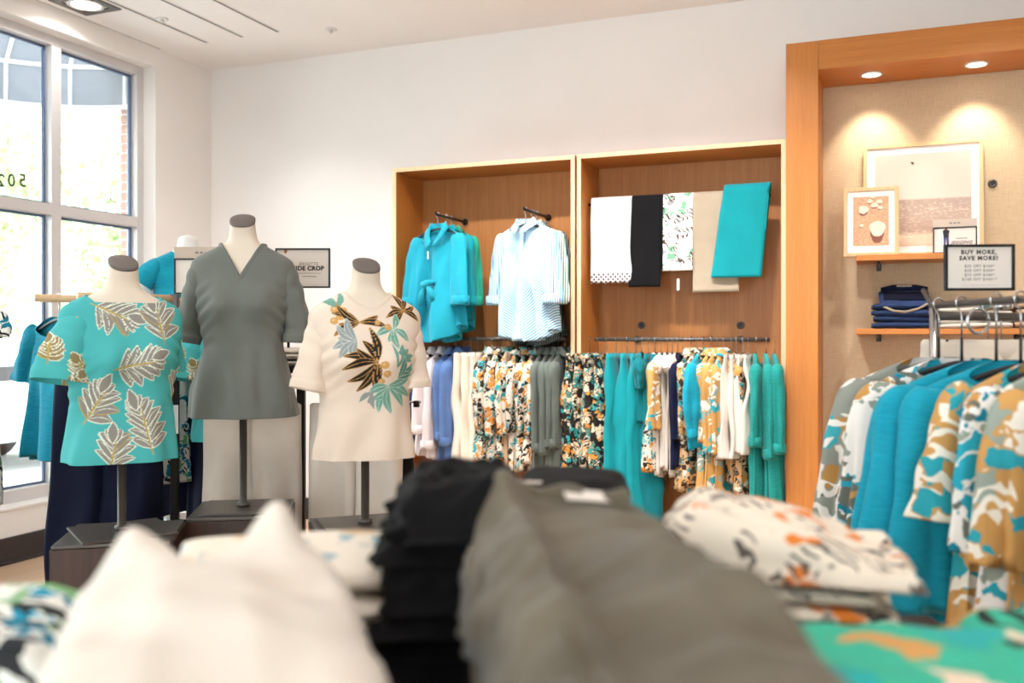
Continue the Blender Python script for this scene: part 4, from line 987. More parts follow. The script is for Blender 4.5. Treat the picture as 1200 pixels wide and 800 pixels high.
row((511, 523), 'top', 'pinkw', 'blush-white long-sleeved shirt hanging' + R1, 'blush-white shirts', L=.70, Ls=.58, W=.46, th=.065, collar=True, cuff=True, seed=4, out=.012, r1=.065, name='shirt', cat='shirt')
row((534, 543), 'top', 'chambray', 'blue chambray shirt' + R1, 'chambray shirts', L=.74, Ls=.6, W=.42, th=.045, collar=True, cuff=True, seed=6, r1=.05, name='shirt', cat='shirt')
row((552, 560, 568), 'pants', 'ivory', 'long ivory trousers hanging beside the orange-teal blouses', 'ivory trousers', L=.92, W=.40, th=.035, seed=2)
row((577, 587, 597, 607, 618, 628), 'top', 'fl_or', 'orange, teal and white leaf-print blouse with full sleeves' + R1, 'orange and teal leaf-print blouses', L=.74, Ls=.50, W=.42, th=.055, collar=True, puff=.016, seed=8, r1=.042, amp=.9)
row((638, 646, 654, 662), 'top', 'greyj', 'grey-green jacket' + R1, 'grey-green jackets', L=.76, Ls=.60, W=.42, th=.05, collar=True, cuff=True, seed=11, r1=.052, name='jacket', cat='jacket')
on_rail(600, 'pants', 'tan', 'tan trousers showing below the leaf-print blouses', None, L=.86, W=.36, seed=3)
R2 = ' on the rail under the folded trousers'
row((681, 691, 701, 711), 'pants', 'fl_dark', 'black, teal and orange printed trousers' + R2, 'dark printed trousers', L=.86, W=.40, th=.04, seed=5)
row((722, 735, 745), 'pants', 'teal', 'wide-leg teal trousers' + R2, 'wide-leg teal trousers', L=.98, W=.38, th=.055, seed=7, flare=1.15)
on_rail(752, 'top', 'tealdk', 'deep teal blouse beside the wide-leg teal trousers', None, L=.42, Ls=.2, W=.40, th=.05, seed=3)
row((760, 767), 'pants', 'tealdk', 'long narrow deep teal trousers' + R2, 'deep teal trousers', L=1.05, W=.36, th=.05, seed=9, flare=1.1)
on_rail(768, 'top', 'fl_or', 'printed tee with white cuffs between teal and white garments', None, L=.70, Ls=.44, W=.44, th=.05, seed=5, r1=.062, slmat=M['fl_gold'])
row((775, 782, 788, 794), 'top', 'whitec', 'white sleeveless top hanging beside the navy blouse', 'white tops', L=.72, Ls=.10, W=.40, th=.034, seed=2, r1=.04)
on_rail(800, 'top', 'navy', 'navy blouse beside the white tops', None, L=.68, Ls=.5, W=.42, th=.05, seed=6)
row((810, 817), 'top', 'fl_mix', 'brown and ochre leaf-print blouse' + R2, 'earthy leaf-print blouses', L=.80, Ls=.46, W=.42, th=.05, seed=9, collar=True)
on_rail(824, 'top', 'tealblue', 'teal blouse with gathered sleeves between printed blouses', None, L=.56, Ls=.48, W=.44, th=.055, seed=12, puff=.02, r1=.04, cuff=True)
row((834, 841, 848), 'top', 'fl_gold', 'long ochre and white printed blouse' + R2, 'ochre printed blouses', L=.88, Ls=.56, W=.42, th=.05, seed=14, collar=True)
row((857, 863, 870, 877), 'pants', 'whitec', 'white cropped trousers' + R2, 'white cropped trousers', L=.58, W=.40, th=.032, seed=11)
row((863, 871), 'top', 'fl_mix', 'long brown leaf-print blouse behind the white cropped trousers', 'blouses behind the white trousers', L=.80, Ls=.3, W=.34, th=.045, seed=9)
row((886, 898, 908), 'top', 'lace', 'teal gauze top with trimmed cuffs, at the end of the rail', 'teal gauze tops', L=.86, Ls=.56, W=.44, th=.055, seed=17, r1=.06, cuff=True)

# face-out arms with shirts facing the room
def arm(u, v, label):
    a = at_y(u, v, 5.49); root = empty('face_out_arm', (a[0], YB - .001, a[2]), 0, label, 'display arm', 'face-out arms on the oak panel')
    V, F = tube([(0, 0, -.012), (0, -.45, -.012), (0, -.465, -.004)], .009, 10); mk('bar', V, F, M['blackmetal'], root)
    V, F = tube([(0, 0, -.012), (0, -.012, -.012)], .022, 16); mk('rose', V, F, M['blackmetal'], root)
    return a
aL = arm(512, 249, 'black face-out arm holding turquoise blouses'); aR = arm(615, 243, 'black face-out arm holding striped shirts')
def face(a, y, rz, kind_label, mat, **k):
    hanger((a[0], y, a[2]), rz, .38, M['black'], 'black hanger holding the ' + k.pop('hl'), 'hangers on the face-out arms')
    return hang_top((a[0], y, a[2]), rz, M[mat], kind_label, k.pop('cat', 'shirt'), None, **k)
kw = dict(W=.40, Ls=.50, th=.06, r1=.062, out=.045, fwd=-.03, collar=True, cuff=True, name='shirt', hi=2, vneck=.13, tail=.09, amp=.75)
b1 = face(aL, 5.505, math.radians(-20), 'bright turquoise blouse knotted at the waist, on a face-out arm', 'cyan', L=.75, seed=21, hl='knotted turquoise blouse', **kw)
face(aL, 5.625, math.radians(-20), 'teal blouse hanging behind the knotted turquoise blouse', 'teal', L=.70, seed=22, hl='teal blouse behind the knotted one', **kw)
face(aL, 5.71, math.radians(-20), 'jade green blouse hanging rearmost behind the turquoise blouses', 'tealgr', L=.68, seed=23, hl='jade green blouse', **kw)
kw['vneck'] = .06
face(aR, 5.505, math.radians(-20), 'white shirt with blue chevron stripes, on a face-out arm', 'st_blue', L=.76, seed=24, slmat=M['st_bluev'], placket=True, hl='blue chevron-striped shirt', **kw)
face(aR, 5.625, math.radians(-20), 'green striped shirt hanging behind the blue striped shirt', 'st_green', L=.66, seed=25, hl='green striped shirt', **kw)
face(aR, 5.71, math.radians(-20), 'dark grey striped shirt hanging rearmost behind striped shirts', 'st_grey', L=.78, seed=26, hl='dark grey striped shirt', **kw)
# the knot: two crossing tubes and gathered tails
q = MB()
q.tube([(-.06, -.075, -.50), (-.03, -.10, -.475), (.0, -.112, -.478), (.03, -.10, -.465), (.06, -.075, -.46)], [.012, .022, .024, .02, .01], 12)
q.tube([(.0, -.105, -.455), (.008, -.118, -.475), (.0, -.108, -.50)], [.014, .02, .014], 10)
q.tube([(.01, -.105, -.485), (.04, -.098, -.53), (.055, -.085, -.585)], [.014, .022, .026], 10); q.tube([(-.01, -.105, -.485), (-.045, -.098, -.54), (-.05, -.09, -.62)], [.014, .024, .028], 10)
q.build('waist_knot', M['cyan'], b1, True)
tg = MB().box((-.004, -.001, -.05), (.004, .001, 0)).build('price_tag', M['white'], b1, loc=(-.002, -.088, -.26))

# folded trousers over the bar of the second cabinet
BY, BZ = 5.70, at_y(800, 232, 5.70)[2]
a = at_y(690, 232, BY)[0]; b = at_y(903, 232, BY)[0]
fb = empty('hang_bar', ((a + b) / 2, BY, BZ), 0, 'black metal bar carrying five folded trousers', 'hanging bar'); h = (b - a) / 2
V, F = tube([(-h, 0, -.010), (h, 0, -.010)], .010, 12); mk('bar', V, F, M['blackmetal'], fb)
for s in (-.7, .7):
    V, F = tube([(s * h, .0, -.010), (s * h, YB - BY - .001, -.010)], .008, 10); mk('bracket', V, F, M['blackmetal'], fb)
def over_bar(u0, u1, v1, mat, label, seed, t=.012, skew=0.0, scallop=False, colm=None, lift=0.0, dy=0.0, vb=None, flare=1.0):
    x0 = at_y(u0, 300, BY - .03)[0]; x1 = at_y(u1, 300, BY - .03)[0]; Lf = BZ + lift - at_y((u0 + u1) / 2, v1, BY - .03)[2]; Lb = Lf * .8
    root = empty('folded_trousers', ((x0 + x1) / 2, BY + dy, BZ + lift), 0, label, 'trousers', 'trousers folded over the bar'); W = (x1 - x0)
    n, m = 60, 36; ro = .014 + t + lift; s = np.linspace(0, 1, n)
    Lt = Lb + Lf; zc = []
    arc = PI * ro
    path = []
    for q_ in s * (Lt + arc):
        if q_ < Lf: path.append((-ro - .012 * (1 - q_ / Lf), -(Lf - q_)))
        elif q_ < Lf + arc: an = (q_ - Lf) / ro; path.append((-ro * math.cos(an), ro * math.sin(an)))
        else: path.append((ro, -(q_ - Lf - arc)))
    path = np.array(path); xx = np.linspace(-.5, .5, m)
    def layer(off):
        tl = np.gradient(path, axis=0); tl /= np.linalg.norm(tl, axis=1)[:, None]; nm = np.stack([-tl[:, 1], tl[:, 0]], -1)
        pp = path + nm * off
        k = (s * (Lt + arc) / Lf); wid = 1 + (flare - 1) * np.clip(1 - k, 0, 1)
        X = xx[None] * W * wid[:, None] + skew * pp[:, 1:2]
        Y = np.repeat(pp[:, :1], m, 1); Z = np.repeat(pp[:, 1:], m, 1)
        P = np.stack([X, Y, Z], -1)
        d = .009 * fn(P * np.array([1, 1, .35]), seed, 26, 3) * np.clip(np.abs(pp[:, 1:2]) / .1, 0, 1)
        edge = 1 - np.clip((np.abs(xx) - .44) / .06, 0, 1) ** 2          # rounded fold at both sides
        P[..., 1] += nm[:, :1] * d + (-nm[:, :1] * off * (1 - edge)[None]); P[..., 2] += 0
        if scallop: P[:3, :, 2] += .010 * np.abs(np.sin(xx * PI * 6))[None] - .008
        return P
    A, B = layer(-t / 2 if False else t / 2), layer(-t / 2)
    V = np.concatenate([A.reshape(-1, 3), B.reshape(-1, 3)], 0); F = gridf(n, m).tolist(); G = (gridf(n, m) + n * m)[:, ::-1].tolist()
    o = n * m; E = []
    for i in range(n - 1): E += [[i * m, (i + 1) * m, (i + 1) * m + o, i * m + o], [i * m + m - 1, i * m + m - 1 + o, (i + 1) * m + m - 1 + o, (i + 1) * m + m - 1]]
    for j in range(m - 1): E += [[j, j + o, j + 1 + o, j + 1], [(n - 1) * m + j, (n - 1) * m + j + 1, (n - 1) * m + j + 1 + o, (n - 1) * m + j + o]]
    mk('folded_legs', V, F + G + E, M[mat], root)
    return root, W, Lf
def eyelet():
    m, nt, nd, lk, bs = newmat('white eyelet cotton'); v = coords(nd, lk); sx = N_(nd, 'ShaderNodeSeparateXYZ'); lk.new(v, sx.inputs[0])
    vv = coords(nd, lk, scale=(46, 0, 46), rot=(0, math.radians(45), 0)); fr = N_(nd, 'ShaderNodeVectorMath', operation='FRACTION'); lk.new(vv, fr.inputs[0])
    sb = N_(nd, 'ShaderNodeVectorMath', operation='DISTANCE'); lk.new(fr.outputs[0], sb.inputs[0]); sb.inputs[1].default_value = (.5, 0, .5)
    lt = N_(nd, 'ShaderNodeMath', operation='LESS_THAN'); lk.new(sb.outputs['Value'], lt.inputs[0]); lt.inputs[1].default_value = .34
    zl = N_(nd, 'ShaderNodeMath', operation='LESS_THAN'); lk.new(sx.outputs['Z'], zl.inputs[0]); zl.inputs[1].default_value = -.45
    mu = N_(nd, 'ShaderNodeMath', operation='MULTIPLY'); lk.new(lt.outputs[0], mu.inputs[0]); lk.new(zl.outputs[0], mu.inputs[1])
    lk.new(mixc(nd, lk, mu.outputs[0], S(216, 208, 203), S(70, 66, 84)), bs.inputs['Base Color']); bs.inputs['Roughness'].default_value = .85; return m  # dark dots paint in the shade inside the eyelet holes
M['eyelet'] = eyelet()
over_bar(692.5, 740, 331, 'eyelet', 'white trousers with scalloped eyelet hem folded over the bar', 1, scallop=True, skew=-.015, flare=1.05)
over_bar(740, 777, 336, 'blackc', 'black trousers folded over the bar', 2, skew=.03)
r3, W3, L3 = over_bar(777, 812, 317, 'fl_pant', 'white palm-print trousers folded over the bar', 3)
over_bar(812, 866, 342, 'khaki', 'khaki trousers folded over the bar', 4, skew=.0)
over_bar(848, 902, 325, 'teal', 'turquoise trousers folded at a slant over the end of the bar', 5, t=.018, skew=.11, dy=-.012, lift=.012, flare=1.1)
V, F = tube([(0, -.02, -L3), (0, -.022, -L3 - .05)], .001, 5); st = mk('tag_string', V, F, M['black'], r3)
MB().box((-.008, -.024, -L3 - .12), (.008, -.022, -L3 - .05)).build('price_tag', M['white'], r3)

# ---------------------------------------------------------------- racks behind the busts
def camvec(root_pos, pts):                          # camera-frame points -> local points about a world position
    return [cw(*p) - np.array(root_pos) for p in pts]
def facing(dc, dd):                                 # rotation so that local +y runs along (dc right, dd forward)
    return ANG - math.atan2(dc, dd)
# rack by the window: post, crossbar and pale dowel arms
p0 = cw(-1.46, 4.02, 0); rk = empty('garment_rack', p0, ANG, 'dark rack with pale wooden dowel arms, by the window', 'garment rack')
loc = lambda pts: [((cw(c, d, z) - p0) @ RT, (cw(c, d, z) - p0) @ FW, z) for c, d, z in pts]
bevel(MB().box((-.016, -.016, .012), (.016, .016, 1.575)).build('post', M['dkmetal'], rk), .003)
bevel(MB().box((-.016, .40, .012), (.016, .432, 1.575)).build('post', M['dkmetal'], rk), .003)
bevel(MB().box((-.25, -.04, .0), (.25, .46, .012)).build('base_plate', M['dkmetal'], rk), .002)
V, F = tube(loc([(-1.47, 4.40, 1.555), (-2.02, 3.93, 1.555)]), .017, 16); mk('dowel_arm', V, F, M['dowel'], rk)
V, F = tube(loc([(-1.46, 4.42, 1.555), (-1.10, 4.08, 1.555)]), .017, 16); mk('dowel_arm', V, F, M['dowel'], rk)
V, F = tube(loc([(-1.46, 4.03, 1.555), (-1.74, 3.72, 1.555)]), .017, 16); mk('dowel_arm', V, F, M['dowel'], rk)
fz = facing(.42, .60)
def hang_on(c, d, z, rz, mat, label, hl, **k):
    hanger(cw(c, d, z), rz, .35, M['black'], hl, 'hangers on the floor racks')
    return hang_top(cw(c, d, z), rz, M[mat], label, k.pop('cat', 'top'), None, **k)
DZ = 1.572
hang_on(-1.95, 3.995, DZ, fz, 'tealtee', 'plain heathered teal tee hanging by the window', 'black hanger holding the plain teal tee by the window', L=.62, Ls=.27, W=.42, th=.05, seed=31, vneck=.09, r1=.075, out=.04, flare=1.12, hi=2, name='tee', amp=.6)
hang_on(-1.87, 4.06, DZ, fz, 'olive', 'olive tee peeping out below the plain teal tee', 'black hanger behind the plain teal tee', L=.66, Ls=.2, W=.38, th=.04, seed=32, name='tee')
hang_on(-1.62, 4.27, DZ, fz, 'fl_blue', 'white and teal printed dress hanging behind the window-side busts', 'black hanger holding the printed dress', L=.74, Ls=.2, W=.40, th=.05, seed=33, name='dress', cat='dress')
def clip_pants(c, d, z, rz, mat, label, **k):
    hanger(cw(c, d, z), rz, .33, M['black'], 'chrome clip hanger holding the ' + k.pop('hl'), 'clip hangers on the floor racks', True)
    return hang_pants(cw(c, d, z), rz, M[mat], label, None, **k)
clip_pants(-1.66, 3.80, DZ - .17, ANG + .05, 'navydk', 'wide navy trousers hanging behind the turquoise fern-print bust', hl='wide navy trousers behind the turquoise bust', L=1.2, W=.40, th=.07, seed=34, flare=1.2)
clip_pants(-1.24, 4.20, DZ - .13, ANG + .12, 'navydk', 'wide navy trousers hanging behind the grey-green bust', hl='wide navy trousers behind the grey-green bust', L=1.22, W=.40, th=.07, seed=35, flare=1.15)
t2 = dup(tA, cw(-1.22, 4.06, 1.50), ANG + .25, 'second turquoise fern-print top hanging behind the grey-green tee'); t2['category'] = 'top'
hanger(cw(-1.22, 4.06, DZ), ANG + .25, .36, M['black'], 'black hanger holding the second fern-print top', 'hangers on the floor racks')
V, F = tube([(0, 0, 0), (.004, -.01, -.10), (.006, -.012, -.16)], .0012, 6)
pt = empty('price_tag', at_d(207, 430, 3.93), ANG, 'white price tag on a string beside the rack post', 'tag'); mk('string', V, F, M['black'], pt)
MB().box((-.012, -.014, -.28), (.012, -.012, -.16)).build('card', M['white'], pt)
pp = at_d(236, 349, 4.03)
sg = sign('rack_sign', (pp[0], pp[1], 1.576), ANG, .235, .155, 'black-framed sign on the window-side rack, behind the grey-green tee', [('#.3', .02, .1, .45, 0, 'inkpale', 0)], header=.05)
# far white mannequin with teal top
pm = cw(-1.71, 4.90, 0); E_ = .42
pe = empty('plinth', pm, ANG, 'low white plinth under the white mannequin near the window', 'plinth')
bevel(MB().box((-.3, -.25, 0), (.3, .25, E_ - .02)).build('body', M['trimw'], pe), .004); bevel(MB().box((-.31, -.26, E_ - .02), (.31, .26, E_)).build('lid', M['trimw'], pe), .004)
mq = empty('white_mannequin', (pm[0], pm[1], E_), ANG + .5, 'headless white mannequin near the window corner', 'mannequin')
th_ = np.linspace(-PI, PI, 48, endpoint=False); zz = np.linspace(-.66, .085, 60); R = surf(FS, th_[None] + 0 * zz[:, None], zz[:, None] + 0 * th_[None])
R[..., :2] *= np.where(zz > .06, np.sqrt(np.clip(1 - ((zz - .06) / .0255) ** 2, .02, 1)), 1)[:, None, None]; R[..., 2] += 1.42
V, F = loft(R, True, True); mk('torso', V, F, M['trimw'], mq)
for s in (-1, 1):
    V, F = tube([(s * .16, 0, 1.34), (s * .19, .01, 1.28), (s * .225, .02, 1.10), (s * .25, -.02, .92), (s * .25, -.06, .80)], [.04, .046, .04, .032, .022], 14); mk('arm', V, F, M['trimw'], mq)
    V, F = tube([(s * .08, 0, .82), (s * .085, -.01, .6), (s * .08, .0, .42), (s * .08, .01, .2), (s * .085, .0, .07), (s * .09, -.06, .03)], [.085, .075, .052, .048, .033, .03], 16); mk('leg', V, F, M['trimw'], mq)
V, F = tube([(0, 0, 0.0005), (0, 0, .012)], .17, 32); mk('base_disc', V, F, M['chrome'], mq)
tm = empty('teal_top', (pm[0], pm[1], E_ + 1.42), ANG + .5, 'teal cap-sleeved top on the white mannequin', 'top')
shirt(tm, TB, .6, neck(TB, lambda z: np.where(z < -.10, -1, .03 + (z + .10) * .6), -.004), M['tealblue'], 120, 90, 41, .004)
for s in (-1, 1): sleeve(tm, [(s * .10, 0, -.09), (s * .16, 0, -.10), (s * .215, 0, -.15), (s * .235, 0, -.185)], [.05, .06, .062, .06], [.05, .07, .068, .066], M['tealblue'], N=40, K=30, seed=42)
hang_pants((pm[0], pm[1], E_ + .98), ANG + .5, M['navy'], 'navy trousers on the white mannequin near the window', W=.38, L=.80, th=.17, seed=4, flare=1.05)
# rack between the grey-green and cream busts
p1_ = cw((353 - 600) / FPX * 4.0, 4.0, 0); rk2 = empty('display_stand', p1_, ANG, 'dark floor stand with a black top shelf and pale trousers', 'garment rack')
bevel(MB().box((-.017, -.017, .012), (.017, .017, 1.24)).build('post', M['blackmetal'], rk2), .003)
bevel(MB().box((-.30, -.2, 0), (.30, .2, .012)).build('base_plate', M['blackmetal'], rk2), .002)
bevel(MB().box((-.20, -.15, 1.24), (.13, .15, 1.272)).build('top_shelf', M['blackmetal'], rk2), .003)
for x in (-.165, .10):
    pass
V, F = tube([(-.42, .05, 1.20), (.50, .05, 1.20)], .012, 12); mk('cross_bar', V, F, M['blackmetal'], rk2)
for x in (-.24, .22, .345):
    V, F = tube([(x, .05, 1.20), (x, -.11, 1.20)], .010, 10); mk('peg', V, F, M['blackmetal'], rk2)
V, F = tube([(-.06, .02, 1.272), (-.06, .02, 1.60)], .006, 10); mk('sign_stem', V, F, M['blackmetal'], rk2)
pa = cw((355 - 600) / FPX * 4.02, 4.02, 1.602)
sign('stand_sign', pa, ANG, .237, .172, 'black-framed sign lettered SIDE CROP behind the grey-green tee', [('BRIGITTE', .11, .10, .60, 0, 'inkpale', .25), ('SIDE CROP', .15, .10, .49, .0012, 'ink', 0), ('#.42', .010, .12, .37, 0, 'inkpale', 0), ('#.26', .016, .12, .29, 0, 'inkpale', 0)])
V, F = blob(-.075, .160, .007, .011, -.0014); mk('figure_print', V, F, M['fighair'], bpy.data.objects['stand_sign'], False)
clip_pants(p1_[0] * 0 + (353 - 600) / FPX * 4.0 - .19, 3.93, 1.21, ANG + .1, 'beige', 'pale beige trousers hanging beside the stand post, behind the grey-green bust', hl='beige trousers behind the grey-green bust', L=1.02, W=.40, th=.08, seed=51, flare=1.0)
clip_pants((353 - 600) / FPX * 4.0 + .25, 3.93, 1.21, ANG - .1, 'beige', 'pale beige trousers hanging behind the cream leaf-print bust', hl='beige trousers behind the cream bust', L=1.02, W=.40, th=.08, seed=52, flare=1.0)
clip_pants((353 - 600) / FPX * 4.0 + .345, 4.12, 1.21, ANG - .2, 'blackc', 'black flared trousers at the end of the floor stand', hl='black flared trousers', L=1.02, W=.22, th=.06, seed=53, flare=1.5)

# ---------------------------------------------------------------- folded garments
def fold_gen(W, D, t, seed, N=44, K=22):
    def g():
        a = np.linspace(0, 2 * PI, N, endpoint=False); y = np.linspace(-1, 1, K); rows = []
        for yy in y:
            e = max(0.02, (1 - abs(yy) ** 9)) ** .5
            x = W / 2 * np.sign(np.cos(a)) * np.abs(np.cos(a)) ** .35 * (.97 + .03 * e); z = t / 2 * np.sign(np.sin(a)) * np.abs(np.sin(a)) ** .6 * e
            rows.append(np.stack([x, np.full(N, yy * D / 2), z + t / 2], -1))
        R = np.array(rows); R += .004 * np.stack([fn(R, seed, 18, 2), fn(R, seed + 1, 18, 2), fn(R, seed + 2, 14, 2) * .9], -1)
        side = np.abs(np.cos(a))[None] ** 6 * np.exp(-((R[..., 2] - t / 2) / (t * .12)) ** 2); R[..., 0] -= np.sign(R[..., 0]) * .006 * side     # the crease between the folded halves
        return loft(R, True, True)
    return g
def stack(name, label, group, pos, rz, mat, n, W, D, t, seed, cat='trousers', jit=.008, grow=0.0, tilt=(0, 0), lean=(0, 0)):
    rng = np.random.RandomState(seed); out = []
    for i in range(n):
        z = pos[2] + i * t; k = 1 + grow * (n - 1 - i)
        g = empty(name, (pos[0] + rng.normal() * jit + lean[0] * i, pos[1] + rng.normal() * jit + lean[1] * i, z), rz + rng.normal() * .03, label, cat, group)
        g.rotation_euler = (tilt[0] * i / n, tilt[1] * i / n, g.rotation_euler[2])
        part(('fd', W, D, t, seed, i % 3, k), 'folded_cloth', fold_gen(W * k, D, t * 1.02, seed + i % 3), g, M[mat] if isinstance(mat, str) else M[mat[i % len(mat)]])
        out.append(g)
    return out
# jeans and white trousers on the lower shelf, tan beyond
def on_shelf(u): return at_y(u, 385, SY + .15)[0]
xj = on_shelf(1062)
stack('folded_jeans', 'folded dark blue jeans stacked on the lower shelf', 'folded jeans on the lower shelf', (xj, SY + .155, Z2), 0, 'indigo', 4, .36, .26, .036, 61, 'jeans', .006, .012)
tj = empty('folded_jeans', (xj - .01, SY + .15, Z2 + .144), 0, 'topmost folded jeans with a pale waist label, on the lower shelf', 'jeans', 'folded jeans on the lower shelf')
tj.rotation_euler = (math.radians(20), 0, 0)
part('tj', 'folded_cloth', fold_gen(.27, .24, .05, 66), tj, M['indigo'])
V, F = tube([(-.13, -.115, .03), (-.06, -.14, .005), (.0, -.145, -.002), (.07, -.13, .012), (.12, -.11, .035)], .007, 8); mk('waist_edge', V, F, M['khaki'], tj)
V, F = tube([(-.12, .09, .05), (-.06, .11, .058), (.06, .11, .058), (.12, .09, .05)], .02, 10); mk('waistband', V, F, M['navy'], tj)
MB().box((-.04, .095, .072), (.04, .125, .080)).build('waist_label', M['paperpink'], tj)
MB().box((-.11, -.09, .046), (.11, .05, .053)).build('inner_panel', M['navydk'], tj)
stack('folded_trousers', 'folded white trousers stacked beside the jeans on the lower shelf', 'white folded trousers on the lower shelf', (on_shelf(1126), SY + .155, Z2), 0, 'whitec', 5, .24, .26, .029, 71, 'trousers', .005)
stack('folded_trousers', 'folded white trousers at the far side of the lower shelf', 'white folded trousers at the shelf end', (on_shelf(1167), SY + .155, Z2), 0, 'whitec', 4, .14, .26, .034, 74, 'trousers', .005)
stack('folded_trousers', 'folded tan trousers at the end of the lower shelf', 'tan folded trousers', (on_shelf(1206), SY + .155, Z2), 0, 'tan', 4, .17, .26, .035, 77, 'trousers', .005)
stack('folded_scarf', 'folded grey scarf on the black shelf of the floor stand', 'folded scarves on the floor stand', (p1_[0] - .03, p1_[1], 1.272), ANG, 'beige', 3, .26, .2, .022, 79, 'scarf', .004)

# ---------------------------------------------------------------- rack beside the table
RC_, RZ2 = 1.085, 1.488
pr_ = cw(RC_, 1.9, 0); rk3 = empty('garment_rail_stand', pr_, ANG, 'grey metal garment rail crowded with printed and teal tops', 'garment rack')
V, F = tube([(0, -.85, RZ2 - .016), (0, .50, RZ2 - .012)], .009, 14); mk('rail', V, F, M['dkmetal'], rk3)
for y in (-.84, .49):
    V, F = tube([(0, y, .02), (0, y, RZ2 - .018)], .010, 12); mk('post', V, F, M['chrome'], rk3)
    bevel(MB().box((-.26, y - .025, .0), (.26, y + .025, .02)).build('foot', M['dkmetal'], rk3), .003)
V, F = tube([(0, .49, RZ2 - .04), (.55, .76, RZ2 - .04)], .012, 12); mk('side_arm', V, F, M['dkmetal'], rk3)
V, F = tube([(.232, .70, RZ2 - .012), (.232, .56, RZ2 - .012)], .009, 10); mk('peg', V, F, M['chrome'], rk3)
a_ = np.linspace(0, 2 * PI, 25)[:-1]; V, F = tube([(.05 + .026 * math.cos(t), .36, RZ2 - .055 + .030 * math.sin(t)) for t in np.linspace(0, 2 * PI, 26)], .004, 8); mk('end_ring', V, F, M['chrome'], rk3)
V, F = tube([(0, .49, RZ2 - .02), (.0, .55, RZ2 + .03)], .006, 8); mk('sign_stem', V, F, M['dkmetal'], rk3)
def r3(d, mat, label, hl, da=0.0, dc=0.0, **k):
    hanger(cw(RC_ + dc, d, RZ2), ANG + da, .32, M['black'], 'black hanger holding the ' + hl, 'hangers on the rail beside the table', ext=.05)
    return hang_top(cw(RC_ + dc, d, RZ2 - .05), ANG + da, M[mat], label, 'top', None, hi=2, **k)
r3(2.36, 'fl_grey', 'grey and ochre printed long-sleeved top, rearmost on the rail beside the table', 'grey and ochre printed top', .10, L=.62, Ls=.52, W=.42, th=.05, seed=81, out=.06, r1=.075)
r3(2.24, 'fl_wh', 'white tropical-print top with teal leaves behind the teal cardigan', 'white tropical-print top', .05, L=.60, Ls=.54, W=.41, th=.05, seed=82, out=.07, r1=.055)
r3(2.08, 'tealblue', 'plain sea-blue cardigan with long sleeves on the rail beside the table', 'plain sea-blue cardigan', .12, L=.62, Ls=.58, W=.44, th=.065, seed=83, out=.10, r1=.11, amp=.9, name='cardigan', fwd=-.08)
r3(1.98, 'tealblue', 'second sea-blue cardigan, with sleeves tucked in, before the first', 'second sea-blue cardigan', .06, L=.60, Ls=.5, W=.42, th=.055, seed=84, out=.03, r1=.075, name='cardigan', fwd=-.05)
r3(1.86, 'fl_gold', 'ochre and white tropical-print tee on the rail beside the table', 'ochre tropical-print tee', .1, L=.52, Ls=.30, W=.37, th=.055, seed=85, out=.035, r1=.075)
r3(1.76, 'fl_wh', 'white and teal palm-print tee in front of the ochre tee', 'white palm-print tee', .06, L=.50, Ls=.34, W=.36, th=.05, seed=86, out=.01, r1=.06)
r3(1.66, 'fl_gold', 'second ochre tropical-print tee, before the palm-print tee', 'second ochre tee', .08, L=.48, Ls=.34, W=.37, th=.05, seed=87, out=.02, r1=.065)
r3(1.50, 'st_nav', 'navy and white striped top, foremost on the rail', 'striped top', .1, L=.55, Ls=.48, W=.38, th=.05, seed=88, out=.02, r1=.055)
clip_pants(1.317, 2.57, RZ2, ANG - .05, 'whitec', 'white trousers clipped to a peg behind the printed tops', hl='white trousers behind the printed tops', L=.6, W=.36, th=.05, seed=89)
clip_pants(1.317, 2.50, RZ2, ANG + .03, 'ivory', 'ivory shorts clipped in front of the white trousers', hl='ivory shorts', L=.4, W=.34, th=.05, seed=90)

